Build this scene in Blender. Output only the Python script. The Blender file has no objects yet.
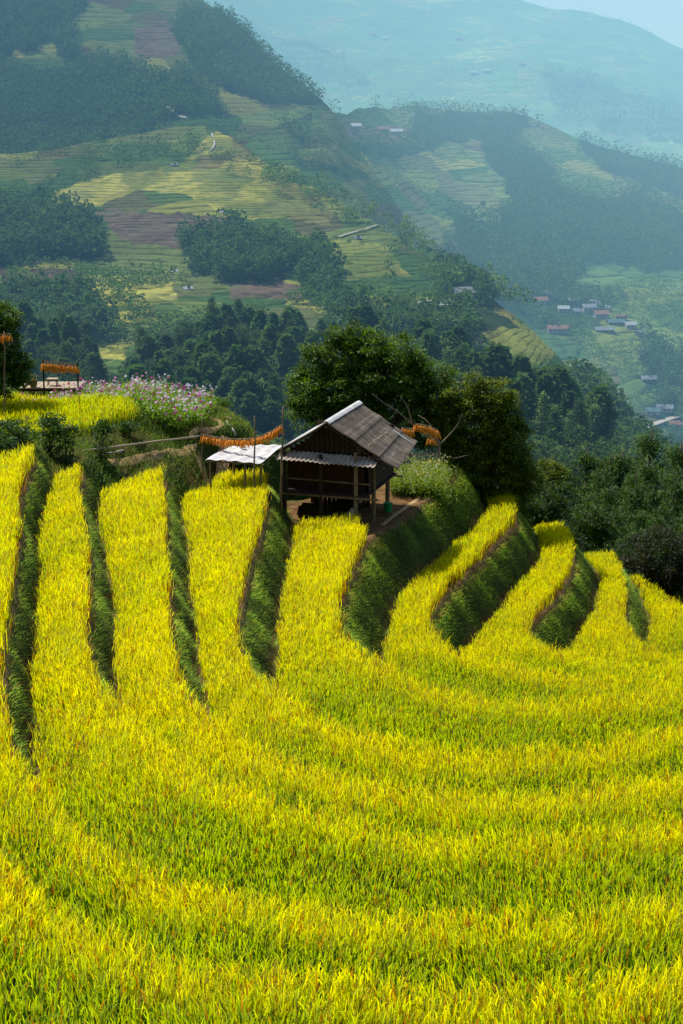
import bpy, bmesh, math, random
import numpy as np
from mathutils import Vector, Matrix

rng = np.random.default_rng(7)
random.seed(7)
R = math.radians
scene = bpy.context.scene
COL = scene.collection

# ------------------------------------------------------------------ camera
H, PITCH, F, CX, CY = 14.7, R(14.0), 1624.0, 341.5, 512.0
cd = bpy.data.cameras.new("camera")
cam = bpy.data.objects.new("camera", cd); COL.objects.link(cam)
cam.location = (0, 0, H); cam.rotation_euler = (R(90) - PITCH, 0, 0)
cd.sensor_fit = 'VERTICAL'; cd.sensor_height = 24.0; cd.lens = 24.0 * F / 1024.0
cd.clip_start = 0.1; cd.clip_end = 30000
scene.camera = cam
CP, SP = math.cos(PITCH), math.sin(PITCH)

def ray(px, py):
    a = (px - CX) / F; b = (CY - py) / F
    return np.array([a, CP + b * SP, -SP + b * CP])
def PZ(px, py, z):            # a photo point at a known height
    d = ray(px, py); t = (z - H) / d[2]
    return np.array([d[0] * t, d[1] * t, z])
def PY(px, py, y):            # a photo point at a known distance
    d = ray(px, py); t = y / d[1]
    return np.array([d[0] * t, y, H + d[2] * t])
def proj(P):
    P = np.asarray(P, float); x, y, z = P[..., 0], P[..., 1], P[..., 2] - H
    D = np.maximum(y * CP - z * SP, 1e-3)
    return CX + F * x / D, CY - F * (y * SP + z * CP) / D

# ------------------------------------------------------------------ noise
def _hash(i, j, s):
    n = (i.astype(np.int64) * 374761393 + j.astype(np.int64) * 668265263 + s * 2147483647) & 0xffffffff
    n = ((n ^ (n >> 13)) * 1274126177) & 0xffffffff
    return ((n ^ (n >> 16)) & 0xffff) / 65535.0
def vnoise(x, y, s=0):
    xi = np.floor(x); yi = np.floor(y); u = x - xi; v = y - yi
    u = u * u * (3 - 2 * u); v = v * v * (3 - 2 * v)
    a = _hash(xi, yi, s); b = _hash(xi + 1, yi, s); c = _hash(xi, yi + 1, s); d = _hash(xi + 1, yi + 1, s)
    return (a * (1 - u) + b * u) * (1 - v) + (c * (1 - u) + d * u) * v
def fbm(x, y, o=4, s=0):
    r = 0; a = .5; t = 0
    for k in range(o):
        r = r + a * vnoise(x, y, s + k * 17); t += a; a *= .5; x = x * 2.03 + 3.1; y = y * 2.03 + 1.7
    return r / t
def sstep(a, b, x):
    t = np.clip((x - a) / (b - a), 0, 1); return t * t * (3 - 2 * t)

# ------------------------------------------------------------------ mesh helpers
def raw_mesh(name, V, Fc, cols=None, smooth=False, attrs=None):
    V = np.ascontiguousarray(V, np.float32).reshape(-1, 3); Fc = np.ascontiguousarray(Fc, np.int32)
    n = Fc.shape[1]; m = bpy.data.meshes.new(name)
    m.vertices.add(len(V)); m.vertices.foreach_set("co", V.ravel())
    m.loops.add(Fc.size); m.loops.foreach_set("vertex_index", Fc.ravel())
    m.polygons.add(len(Fc)); m.polygons.foreach_set("loop_start", np.arange(0, Fc.size, n, dtype=np.int32))
    try: m.polygons.foreach_set("loop_total", np.full(len(Fc), n, np.int32))
    except Exception: pass
    if smooth: m.polygons.foreach_set("use_smooth", np.ones(len(Fc), bool))
    if cols is not None:
        a = m.color_attributes.new("Col", 'FLOAT_COLOR', 'POINT')
        c = np.ones((len(V), 4), np.float32); c[:, :3] = cols; a.data.foreach_set("color", c.ravel())
    for k, v in (attrs or {}).items():
        a = m.attributes.new(k, 'FLOAT', 'POINT'); a.data.foreach_set("value", np.ascontiguousarray(v, np.float32).ravel())
    m.update(calc_edges=True); return m
def link(name, mesh, mats=(), parent=None, loc=None):
    o = bpy.data.objects.new(name, mesh); COL.objects.link(o)
    for m in (mats if isinstance(mats, (list, tuple)) else [mats]):
        if m is not None and m.name not in [x.name for x in mesh.materials if x]: mesh.materials.append(m)
    if parent is not None: o.parent = parent
    if loc is not None: o.location = loc
    return o
def tag(o, label=None, cat=None, group=None, kind=None):
    if label: o["label"] = label
    if cat: o["category"] = cat
    if group: o["group"] = group
    if kind: o["kind"] = kind
    return o
def empty(name, loc, rz=0.0):
    o = bpy.data.objects.new(name, None); COL.objects.link(o); o.location = loc; o.rotation_euler = (0, 0, rz)
    o.empty_display_size = .3; return o
def copy_tree(o, parent=None):
    c = o.copy(); COL.objects.link(c)
    if parent is not None: c.parent = parent
    for ch in list(o.children): copy_tree(ch, c)
    return c

class MB:
    """collects boxes, tubes and sheets that become ONE mesh"""
    def __init__(s): s.V = []; s.F = []; s.n = 0; s.C = []
    def add(s, V, Fs, c=None):
        V = np.asarray(V, float).reshape(-1, 3); s.V.append(V)
        for f in Fs: s.F.append(tuple(int(i) + s.n for i in f))
        s.C.append(np.tile(np.array(c if c is not None else (1, 1, 1), float), (len(V), 1))); s.n += len(V); return s
    def box(s, c, d, rot=None, col=None):
        x, y, z = [k / 2 for k in d]; b = min(x, y, z) * .12
        P = np.array([[i * x, j * y, k * z] for i in (-1, 1) for j in (-1, 1) for k in (-1, 1)])
        Q = []; idx = {}
        for v in range(8):
            sg = np.sign(P[v])
            for ax in range(3):
                q = P[v].copy(); 
                for o_ in range(3):
                    if o_ != ax: q[o_] -= sg[o_] * b
                idx[(v, ax)] = len(Q); Q.append(q)
        def vi(i, j, k): return (i > 0) * 4 + (j > 0) * 2 + (k > 0)
        Fs = []
        for ax in range(3):
            for sg in (-1, 1):
                o1, o2 = [a for a in range(3) if a != ax]; f = []
                for (p, q) in ((-1, -1), (1, -1), (1, 1), (-1, 1)):
                    t = [0, 0, 0]; t[ax] = sg; t[o1] = p; t[o2] = q; f.append(idx[(vi(*t), ax)])
                Fs.append(f)
        for ax in range(3):
            o1, o2 = [a for a in range(3) if a != ax]
            for p in (-1, 1):
                for q in (-1, 1):
                    a = [0, 0, 0]; a[ax] = -1; a[o1] = p; a[o2] = q; e = list(a); e[ax] = 1
                    va, ve = vi(*a), vi(*e); Fs.append([idx[(va, o1)], idx[(ve, o1)], idx[(ve, o2)], idx[(va, o2)]])
        for v in range(8): Fs.append([idx[(v, 0)], idx[(v, 1)], idx[(v, 2)]])
        Q = np.array(Q)
        if rot is not None: Q = Q @ np.array(rot.to_3x3()).T
        return s.add(Q + np.array(c), Fs, col)
    def tube(s, pts, rad, n=8, col=None, wob=0.0):
        pts = np.asarray(pts, float); m = len(pts); rad = np.broadcast_to(np.asarray(rad, float), (m,))
        T = np.gradient(pts, axis=0); T /= np.linalg.norm(T, axis=1, keepdims=True) + 1e-9
        up = np.array([0, 0, 1.0]) if abs(T[0, 2]) < .9 else np.array([1.0, 0, 0]); V = []
        a = np.arange(n) * 2 * math.pi / n
        for i in range(m):
            u = np.cross(up, T[i]); u /= np.linalg.norm(u) + 1e-9; w = np.cross(T[i], u); up = w if m > 2 else up
            r = rad[i] * (1 + wob * (rng.random(n) - .5))
            V.append(pts[i] + (np.cos(a) * r)[:, None] * u + (np.sin(a) * r)[:, None] * w)
            up = w
        Fs = [(i * n + j, i * n + (j + 1) % n, (i + 1) * n + (j + 1) % n, (i + 1) * n + j) for i in range(m - 1) for j in range(n)]
        Fs += [tuple(range(n - 1, -1, -1)), tuple((m - 1) * n + k for k in range(n))]
        return s.add(np.concatenate(V), Fs, col)
    def sheet(s, G, col=None):     # G: (a,b,3) grid
        a, b = G.shape[:2]
        Fs = [(i * b + j, i * b + j + 1, (i + 1) * b + j + 1, (i + 1) * b + j) for i in range(a - 1) for j in range(b - 1)]
        return s.add(G.reshape(-1, 3), Fs, col)
    def solid_sheet(s, G, th):      # sheet with thickness th downwards
        a, b = G.shape[:2]; G2 = G.copy(); G2[..., 2] -= th; n = a * b
        Fs = [(i * b + j, i * b + j + 1, (i + 1) * b + j + 1, (i + 1) * b + j) for i in range(a - 1) for j in range(b - 1)]
        Fs += [tuple(k + n for k in reversed(f)) for f in list(Fs)]
        for i in range(a - 1): Fs += [(i * b, (i + 1) * b, (i + 1) * b + n, i * b + n), (i * b + b - 1, i * b + b - 1 + n, (i + 1) * b + b - 1 + n, (i + 1) * b + b - 1)]
        for j in range(b - 1): Fs += [(j, j + n, j + 1 + n, j + 1), ((a - 1) * b + j, (a - 1) * b + j + 1, (a - 1) * b + j + 1 + n, (a - 1) * b + j + n)]
        return s.add(np.concatenate([G.reshape(-1, 3), G2.reshape(-1, 3)]), Fs)
    def mesh(s, name, smooth=False, cols=False):
        m = bpy.data.meshes.new(name); V = np.concatenate(s.V)
        m.from_pydata(V.tolist(), [], s.F)
        if smooth: m.polygons.foreach_set("use_smooth", np.ones(len(m.polygons), bool))
        if cols:
            a = m.color_attributes.new("Col", 'FLOAT_COLOR', 'POINT'); c = np.ones((len(V), 4), np.float32); c[:, :3] = np.concatenate(s.C)
            a.data.foreach_set("color", c.ravel())
        m.update(); return m
    def build(s, name, mat, parent=None, smooth=False, cols=False, loc=None):
        return link(name, s.mesh(name, smooth, cols), mat, parent, loc)

# ------------------------------------------------------------------ materials
def newmat(name):
    m = bpy.data.materials.new(name); m.use_nodes = True; nt = m.node_tree; nt.nodes.clear()
    return m, nt, (lambda t, **k: _nd(nt, t, **k))
def _nd(nt, t, **k):
    n = nt.nodes.new(t)
    for a, v in k.items():
        if a.startswith('i_'):
            key = a[2:]; key = int(key) if key.isdigit() else key.replace('_', ' '); n.inputs[key].default_value = v
        else: setattr(n, a, v)
    return n
def ramp(nd, stops):
    r = nd('ShaderNodeValToRGB'); e = r.color_ramp.elements
    while len(e) < len(stops): e.new(.5)
    for q, (p, c) in zip(e, stops): q.position = p; q.color = (*c, 1)
    return r
def leafmat(name, trans=.45, tint=(1, 1, 1), spec=.15, gain=(1.3, 1.25, .5), porous=0.0):
    m, nt, nd = newmat(name); L = nt.links.new
    at = nd('ShaderNodeAttribute', attribute_name="Col")
    mul = nd('ShaderNodeMix', data_type='RGBA', blend_type='MULTIPLY'); mul.inputs[0].default_value = 1
    L(at.outputs['Color'], mul.inputs[6]); mul.inputs[7].default_value = (*tint, 1)
    t2 = nd('ShaderNodeMix', data_type='RGBA', blend_type='MULTIPLY'); t2.inputs[0].default_value = 1
    L(mul.outputs[2], t2.inputs[6]); t2.inputs[7].default_value = (*gain, 1)
    b = nd('ShaderNodeBsdfPrincipled'); b.inputs['Roughness'].default_value = .55; b.inputs['Specular IOR Level'].default_value = spec
    L(mul.outputs[2], b.inputs['Base Color']); tr = nd('ShaderNodeBsdfTranslucent'); L(t2.outputs[2], tr.inputs['Color'])
    mx = nd('ShaderNodeMixShader'); mx.inputs[0].default_value = trans; L(b.outputs[0], mx.inputs[1]); L(tr.outputs[0], mx.inputs[2])
    o = nd('ShaderNodeOutputMaterial')
    if porous:
        tp = nd('ShaderNodeBsdfTransparent'); m2 = nd('ShaderNodeMixShader'); m2.inputs[0].default_value = porous; L(mx.outputs[0], m2.inputs[1]); L(tp.outputs[0], m2.inputs[2]); L(m2.outputs[0], o.inputs['Surface'])
    else: L(mx.outputs[0], o.inputs['Surface'])
    return m
def upnormal(m, k):
    nt = m.node_tree; L = nt.links.new; g = nt.nodes.new('ShaderNodeNewGeometry'); v = nt.nodes.new('ShaderNodeMix'); v.data_type = 'VECTOR'; v.inputs[0].default_value = k
    L(g.outputs['Normal'], v.inputs[4]); v.inputs[5].default_value = (0, 0, 1); n = nt.nodes.new('ShaderNodeVectorMath'); n.operation = 'NORMALIZE'; L(v.outputs[1], n.inputs[0])
    for q in nt.nodes:
        if q.type == 'BSDF_PRINCIPLED': L(n.outputs[0], q.inputs['Normal'])
    v2 = nt.nodes.new('ShaderNodeMix'); v2.data_type = 'VECTOR'; v2.inputs[0].default_value = k; L(g.outputs['Normal'], v2.inputs[4]); v2.inputs[5].default_value = (0, 0, -1)
    n2 = nt.nodes.new('ShaderNodeVectorMath'); n2.operation = 'NORMALIZE'; L(v2.outputs[1], n2.inputs[0])
    for q in nt.nodes:
        if q.type == 'BSDF_TRANSLUCENT': L(n2.outputs[0], q.inputs['Normal'])
def noisemat(name, c1, c2, scale=3.0, rough=.85, bump=.3, detail=6, c3=None, metal=0, stretch=(1, 1, 1), bscale=None, spec=.3):
    m, nt, nd = newmat(name); L = nt.links.new
    tc = nd('ShaderNodeTexCoord'); mp = nd('ShaderNodeMapping'); mp.inputs['Scale'].default_value = stretch; L(tc.outputs['Object'], mp.inputs[0])
    n = nd('ShaderNodeTexNoise', i_Scale=scale, i_Detail=detail, i_Roughness=.65); L(mp.outputs[0], n.inputs['Vector'])
    st = [(.3, c1), (.7, c2)] if c3 is None else [(.3, c1), (.52, c2), (.72, c3)]
    r = ramp(nd, st); L(n.outputs[0], r.inputs[0])
    b = nd('ShaderNodeBsdfPrincipled'); b.inputs['Roughness'].default_value = rough; b.inputs['Metallic'].default_value = metal
    b.inputs['Specular IOR Level'].default_value = spec
    L(r.outputs[0], b.inputs['Base Color'])
    n2 = nd('ShaderNodeTexNoise', i_Scale=bscale or scale * 6, i_Detail=4); L(mp.outputs[0], n2.inputs['Vector'])
    bp = nd('ShaderNodeBump', i_Strength=bump, i_Distance=.03); L(n2.outputs[0], bp.inputs['Height']); L(bp.outputs[0], b.inputs['Normal'])
    o = nd('ShaderNodeOutputMaterial'); L(b.outputs[0], o.inputs['Surface']); return m

M = {}
M['rice'] = leafmat('rice_leaf', .6, gain=(1.5, 1.5, .35), spec=.1)
M['grass'] = leafmat('grass_blade', .35, gain=(1.2, 1.3, .4), spec=.1)
M['leaf'] = leafmat('tree_leaf', .35, gain=(1.7, 1.8, .35), spec=.2)
M['needle'] = leafmat('needle_leaf', .2, gain=(1.2, 1.4, .5), spec=.1)
M['petal'] = leafmat('petal', .4, gain=(1.1, 1, 1.1), spec=.05)
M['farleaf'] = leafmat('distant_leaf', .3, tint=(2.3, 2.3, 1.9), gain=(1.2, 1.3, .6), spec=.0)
upnormal(M['rice'], .6); upnormal(M['grass'], .6); upnormal(M['farleaf'], .45); upnormal(M['leaf'], .3); upnormal(M['needle'], .3)
M['bark'] = noisemat('bark', (.05, .035, .022), (.16, .12, .085), 9, stretch=(1, 1, .25), bump=.8)
M['pale_bark'] = noisemat('pale_bark', (.16, .11, .07), (.35, .27, .19), 9, stretch=(1, 1, .3), bump=.6)
M['bamboo'] = noisemat('bamboo', (.10, .07, .04), (.26, .19, .10), 6, bump=.3)
M['old_wood'] = noisemat('old_wood', (.018, .010, .006), (.06, .032, .017), 5, stretch=(6, 6, .7), bump=.6)
M['red_wood'] = noisemat('red_wood', (.020, .008, .005), (.075, .025, .012), 5, stretch=(8, 8, .6), bump=.6)
M['pale_wood'] = noisemat('pale_wood', (.30, .22, .14), (.55, .44, .30), 5, stretch=(.8, 6, 6), bump=.4)
M['green_plastic'] = noisemat('green_plastic', (.0, .22, .07), (.005, .33, .10), 3, rough=.4, bump=.05)
M['concrete'] = noisemat('concrete', (.30, .26, .20), (.62, .55, .44), 3, bump=.4)
M['dirt'] = noisemat('dirt', (.16, .085, .035), (.42, .27, .12), 1.2, bump=.6, c3=(.52, .36, .18))
M['corn'] = noisemat('corn', (.55, .13, .008), (.85, .30, .01), 14, rough=.5, bump=.5, bscale=60, c3=(.9, .42, .03))
M['husk'] = noisemat('husk', (.45, .36, .2), (.75, .66, .45), 9, bump=.3)

def roofmat(name, dark, mid, light, rust):
    m, nt, nd = newmat(name); L = nt.links.new
    tc = nd('ShaderNodeTexCoord')
    n = nd('ShaderNodeTexNoise', i_Scale=1.6, i_Detail=8, i_Roughness=.7); L(tc.outputs['Object'], n.inputs['Vector'])
    r = ramp(nd, [(.3, dark), (.5, mid), (.72, light)]); L(n.outputs[0], r.inputs[0])
    mp = nd('ShaderNodeMapping'); mp.inputs['Scale'].default_value = (.7, 7, .7); L(tc.outputs['Object'], mp.inputs[0])
    n2 = nd('ShaderNodeTexNoise', i_Scale=2.0, i_Detail=6, i_Roughness=.7); L(mp.outputs[0], n2.inputs['Vector'])
    r2 = ramp(nd, [(.52, (0, 0, 0)), (.66, (1, 1, 1))]); L(n2.outputs[0], r2.inputs[0])
    mx = nd('ShaderNodeMix', data_type='RGBA'); L(r2.outputs[0], mx.inputs[0]); L(r.outputs[0], mx.inputs[6]); mx.inputs[7].default_value = (*rust, 1)
    b = nd('ShaderNodeBsdfPrincipled'); b.inputs['Roughness'].default_value = .8; b.inputs['Specular IOR Level'].default_value = .2
    L(mx.outputs[2], b.inputs['Base Color']); o = nd('ShaderNodeOutputMaterial'); L(b.outputs[0], o.inputs['Surface'])
    n3 = nd('ShaderNodeTexNoise', i_Scale=30, i_Detail=4); L(tc.outputs['Object'], n3.inputs['Vector'])
    bp = nd('ShaderNodeBump', i_Strength=.3, i_Distance=.01); L(n3.outputs[0], bp.inputs['Height']); L(bp.outputs[0], b.inputs['Normal']); return m
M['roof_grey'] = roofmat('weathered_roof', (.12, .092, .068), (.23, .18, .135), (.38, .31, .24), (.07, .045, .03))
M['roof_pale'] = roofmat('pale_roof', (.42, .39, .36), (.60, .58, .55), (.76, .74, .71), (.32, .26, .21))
M['roof_rust'] = roofmat('rusty_sheet', (.26, .21, .15), (.40, .34, .26), (.50, .44, .35), (.22, .10, .04))

# ------------------------------------------------------------------ near terrain
def catmull(P, n=10):
    P = np.asarray(P, float); P = np.vstack([2 * P[0] - P[1], P, 2 * P[-1] - P[-2]]); out = []
    for i in range(1, len(P) - 2):
        p0, p1, p2, p3 = P[i - 1], P[i], P[i + 1], P[i + 2]
        for t in np.linspace(0, 1, n, endpoint=False):
            out.append(.5 * ((2 * p1) + (-p0 + p2) * t + (2 * p0 - 5 * p1 + 4 * p2 - p3) * t * t + (-p0 + 3 * p1 - 3 * p2 + p3) * t ** 3))
    out.append(P[-2]); return np.array(out)
def seg_dist(x, y, Q):
    best = np.full(x.shape, 1e9, np.float64)
    for a, b in zip(Q[:-1], Q[1:]):
        d = b - a; L2 = d @ d + 1e-12
        t = np.clip(((x - a[0]) * d[0] + (y - a[1]) * d[1]) / L2, 0, 1)
        best = np.minimum(best, (x - a[0] - t * d[0]) ** 2 + (y - a[1] - t * d[1]) ** 2)
    return np.sqrt(best)
def inside(x, y, Q):
    r = np.zeros(x.shape, bool); n = len(Q)
    for i in range(n):
        (x1, y1), (x2, y2) = Q[i], Q[(i + 1) % n]
        if y1 == y2: continue
        c = ((y1 > y) != (y2 > y)) & (x < (x2 - x1) * (y - y1) / (y2 - y1) + x1); r ^= c
    return r

LV = [4.9, 3.9, 2.9, 2.0, 1.1, 0.0, -1.7, -3.2, -4.4, -5.4, -7.2]    # level of each terrace, top to bottom
CAN = .5
EDGE_PX = {
 0: [(-75, 560), (-62, 680), (-40, 780), (0, 850), (70, 915), (200, 965), (400, 985), (560, 982), (683, 970)],
 1: [(19, 490), (20, 520), (12, 565), (6, 620), (3, 690), (16, 740), (42, 785), (100, 840), (210, 888), (350, 912), (500, 916), (683, 900)],
 2: [(78, 480), (85, 515), (89, 565), (88, 610), (91, 655), (118, 698), (200, 768), (320, 818), (450, 838), (560, 836), (683, 820)],
 3: [(163, 478), (166, 500), (167, 545), (172, 605), (180, 670), (206, 710), (290, 760), (400, 787), (520, 793), (683, 774)],
 4: [(268, 492), (257, 530), (248, 565), (238, 618), (245, 652), (272, 684), (335, 724), (420, 746), (520, 750), (600, 743), (683, 726)],
 5: [(345, 582), (340, 608), (346, 632), (375, 660), (440, 688), (520, 701), (600, 699), (683, 690)],
 6: [(517, 509), (507, 524), (470, 560), (437, 597), (428, 615), (436, 633), (460, 650), (540, 671), (620, 679), (683, 677)],
 7: [(576, 544), (573, 560), (560, 585), (534, 611), (530, 626), (542, 643), (560, 652), (620, 664), (683, 666)],
 8: [(622, 570), (628, 588), (625, 610), (630, 630), (652, 650), (683, 655)],
}
FAR_PRE = {
 0: [(-60, 76), (-30, 70), (-15, 62), (-13.3, 52)],
 1: [(-60, 74), (-30, 68), (-13, 60), (-10.2, 53)],
 2: [(-60, 73), (-30, 67), (-11, 59), (-8.8, 55)],
 3: [(-60, 72), (-30, 66), (-9, 62), (-6.5, 59)],
 4: [(-60, 73), (-30, 72), (-10, 66), (-3.6, 60)],
 5: [(-60, 82), (-25, 80), (-5, 74.5), (1.2, 71.5), (4.2, 68.6), (4.75, 65.8), (4.2, 63.2), (3.3, 60.6), (2.4, 58.3), (2.0, 56.8), (1.15, 55.3), (.75, 53.2)],
 6: [(-60, 86), (-25, 83), (-5, 77.5), (3, 73.5), (6.2, 70.5), (7.15, 68)],
 7: [(-60, 90), (-25, 87), (-5, 80.5), (4, 76), (8.6, 70.5), (9.6, 67.2)],
 8: [(-60, 94), (-25, 91), (-5, 84), (6, 78), (10.6, 71.5), (11.7, 67.5)],
}
EDGES = []
for k in range(9):
    pre = [np.array(p, float) for p in FAR_PRE[k]]
    mid = [PZ(a, b, LV[k] + CAN)[:2] for a, b in EDGE_PX[k]]
    e = mid[-1]; post = [e + np.array(q) for q in ((3, .5), (8, 1.4), (20, 2.2))] + [np.array((70, e[1] + 3.0))]
    EDGES.append(catmull(pre + mid + post, 8))
EDGES.append(catmull([(-60, 99), (-25, 96), (-4, 88), (8, 80), (12, 71.5), (13.1, 66), (13.9, 62.5), (15.4, 59.8), (18, 58.6), (24, 58.4), (35, 59.2), (70, 60.5)], 8))
WR = [.5, .46, .56, .60, .9, 1.3, 1.05, 1.0, .85, 1.0]
BANK = catmull([(-60, 52), (-25, 47.3), (-14, 47.0), (-10.6, 48.3), (-9.1, 51.2), (-7.1, 54.0), (-5.0, 56.6), (-4.55, 58.6), (-2.6, 59.3), (-2.0, 62.8), (.4, 63.6), (1.2, 66), (.4, 69), (-3, 75)], 6)
YB = lambda x: np.interp(x, [-60, -14, -8, -5.2, -3.6, -1.5, .8, 3, 5, 9, 13, 20, 70], [65, 65, 65, 64, 60.6, 60.6, 64, 66.5, 68, 67.3, 66.6, 62, 61])

def near(x, y):
    x = np.asarray(x, float); y = np.asarray(y, float)
    z = np.full(x.shape, LV[0]); idx = np.zeros(x.shape, int); rt = np.full(x.shape, -1.0)
    dlow = np.full(x.shape, 9.0); dup_ = np.full(x.shape, 9.0)
    wob = (fbm(x * .9, y * .9, 3, 5) - .5) * .22
    for k in range(10):
        Q = EDGES[k]; d = seg_dist(x, y, Q)
        poly = np.vstack([Q, [(70, -30), (-60, -30)]])
        ins = inside(x, y, poly); sd = np.where(ins, -d, d) + wob
        nearw = .55 + .45 * sstep(19, 30, y) if k < 5 else 1.0
        W = WR[k] * nearw * (1 + .25 * (fbm(x * .5, y * .5, 2, 9 + k) - .5)); t = np.clip(sd / W, 0, 1)
        dr = LV[k] - LV[k + 1]
        prof = .65 * t + .35 * t * t * (3 - 2 * t)
        if k < 9 or True: z = z - dr * prof
        idx = np.where(sd > W * .5, k + 1, idx)
        rt = np.where((sd > 0) & (sd < W), t, rt)
        a = np.where(sd <= 0, -sd, 9.0); dlow = np.minimum(dlow, a)
        b = np.where(sd >= W, sd - W, 9.0); b = np.where((sd > 0) & (sd < W), 0, b); dup_ = np.minimum(dup_, b)
        dlow = np.where((sd > 0) & (sd < W), 0, dlow)
    # little earth bund on the edge of each terrace
    z = z + .07 * np.exp(-((dlow - .08) / .1) ** 2) * (dlow > 0)
    # bank and spur top
    db = seg_dist(x, y, BANK); ins = inside(x, y, np.vstack([BANK, [(-60, 120)]]))
    sdb = np.where(ins, db, -db) + wob
    top = 3.1 + .35 * sstep(-5.5, -8.5, x) + (fbm(x * .25, y * .25, 3, 31) - .5) * .5
    top = top - .9 * sstep(-2.2, 1.2, x) * 1.0
    m = sstep(-.05, 1.4 + 1.9 * sstep(-5.2, -6.6, x), sdb)
    z = z * (1 - m) + top * m
    # far side falls away, camera side climbs
    f = np.maximum(0, y - YB(x)); z = z - np.where(x > 6, .36, .62) * (np.sqrt(f * f + 4) - 2) if False else z - (.62 - .24 * sstep(4, 12, x)) * (np.sqrt(f * f + 1) - 1)
    g = np.maximum(0, x - 18) * sstep(45, 62, y); z = z - .10 * g
    z = z + .62 * np.maximum(0, 11.5 - y)
    z = z + (fbm(x * 1.3, y * 1.3, 4, 77) - .5) * (.08 + .25 * (m > .02) + .18 * (rt > 0))
    z = z + .22 * sstep(1.0, -.3, np.hypot((x - 2.1) / 2.2, (y - 63) / 2.5)) 
    return z, idx, rt, dlow, dup_, sdb

GX = np.arange(-22, 26.01, .15); GY = np.arange(9, 92.01, .15)
gx, gy = np.meshgrid(GX, GY); GZ, GI, GT, GL, GU, GB = near(gx, gy)
def samp(A, x, y):
    fx = np.clip((np.asarray(x, float) - GX[0]) / .15, 0, len(GX) - 1.001); fy = np.clip((np.asarray(y, float) - GY[0]) / .15, 0, len(GY) - 1.001)
    i = fx.astype(int); j = fy.astype(int); u = fx - i; v = fy - j
    return (A[j, i] * (1 - u) + A[j, i + 1] * u) * (1 - v) + (A[j + 1, i] * (1 - u) + A[j + 1, i + 1] * u) * v
GLY, GLX = np.gradient(GL, .15)
def gz(x, y): return samp(GZ, x, y)
def gi(x, y):
    i = np.clip(np.rint((x - GX[0]) / .15).astype(int), 0, len(GX) - 1); j = np.clip(np.rint((y - GY[0]) / .15).astype(int), 0, len(GY) - 1); return GI[j, i]
def grid_faces(a, b):
    i, j = np.meshgrid(np.arange(a - 1), np.arange(b - 1), indexing='ij'); k = (i * b + j).ravel()
    return np.stack([k, k + 1, k + b + 1, k + b], 1)

def groundmat():
    m, nt, nd = newmat('terrace_earth'); L = nt.links.new
    tc = nd('ShaderNodeTexCoord')
    n = nd('ShaderNodeTexNoise', i_Scale=2.2, i_Detail=8, i_Roughness=.7); L(tc.outputs['Object'], n.inputs['Vector'])
    soil = ramp(nd, [(.3, (.06, .030, .012)), (.55, (.19, .105, .040)), (.75, (.34, .21, .085))]); L(n.outputs[0], soil.inputs[0])
    n1 = nd('ShaderNodeTexNoise', i_Scale=5, i_Detail=8, i_Roughness=.7); L(tc.outputs['Object'], n1.inputs['Vector'])
    gr = ramp(nd, [(.3, (.012, .028, .006)), (.55, (.035, .075, .012)), (.75, (.11, .13, .02))]); L(n1.outputs[0], gr.inputs[0])
    a = nd('ShaderNodeAttribute', attribute_name="green")
    mx = nd('ShaderNodeMix', data_type='RGBA'); L(a.outputs['Fac'], mx.inputs[0]); L(soil.outputs[0], mx.inputs[6]); L(gr.outputs[0], mx.inputs[7])
    b = nd('ShaderNodeBsdfPrincipled'); b.inputs['Roughness'].default_value = .95; b.inputs['Specular IOR Level'].default_value = .1
    L(mx.outputs[2], b.inputs['Base Color'])
    n3 = nd('ShaderNodeTexNoise', i_Scale=12, i_Detail=6); L(tc.outputs['Object'], n3.inputs['Vector'])
    bp = nd('ShaderNodeBump', i_Strength=.8, i_Distance=.08); L(n3.outputs[0], bp.inputs['Height']); L(bp.outputs[0], b.inputs['Normal'])
    o = nd('ShaderNodeOutputMaterial'); L(b.outputs[0], o.inputs['Surface']); return m
M['earth'] = groundmat()
nzg = fbm(gx * 1.1, gy * 1.1, 3, 55)
green = np.where(GT > .1, .85 - .7 * sstep(.7, 1.0, GT + (nzg - .5) * .6), 0.0)
green = np.where((GT > 0) & (GT <= .1), .6, green)
green = np.maximum(green, sstep(.0, .5, GB + (nzg - .5)) * (.55 + .45 * sstep(.35, .6, nzg)))
green = np.maximum(green, sstep(-.6, .8, gy - YB(gx)))
HUTYARD = np.exp(-(np.maximum(0, np.hypot((gx - 1.0) / 3.1, (gy - 59.2) / 3.4) - .75) / .18) ** 2) * (GB < .2) * (GT < 0)
green = green * (1 - HUTYARD)
tg = raw_mesh('terraced_ground', np.stack([gx, gy, GZ], -1), grid_faces(*gx.shape), attrs={'green': green.ravel()}, smooth=True)
tag(link('terraced_ground', tg, M['earth']), 'stepped earth ground of the rice terraces', 'ground', kind='structure')

ox, oy = np.meshgrid(np.arange(-260, 262, 4.0), np.arange(-40, 400, 4.0)); oz = near(ox, oy)[0]
inn = (ox > -19) & (ox < 23) & (oy > 12) & (oy < 89); oz = np.where(inn, oz - 4, oz - .25)
FLOOR = -115 + 10 * fbm(ox * .02, oy * .02, 3, 3)
oz = oz - .25 * np.maximum(0, np.abs(ox) - 40) * (oy > 0) * .5 + (fbm(ox * .05, oy * .05, 4, 8) - .5) * 6 * sstep(90, 140, oy)
oz = np.maximum(oz, FLOOR)
tag(link('valley_slope', raw_mesh('valley_slope', np.stack([ox, oy, oz], -1), grid_faces(*ox.shape), attrs={'green': np.ones(ox.size)}, smooth=True), M['earth']),
    'dark grassy slope falling from the terraces into the valley', 'slope', kind='structure')

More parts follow.
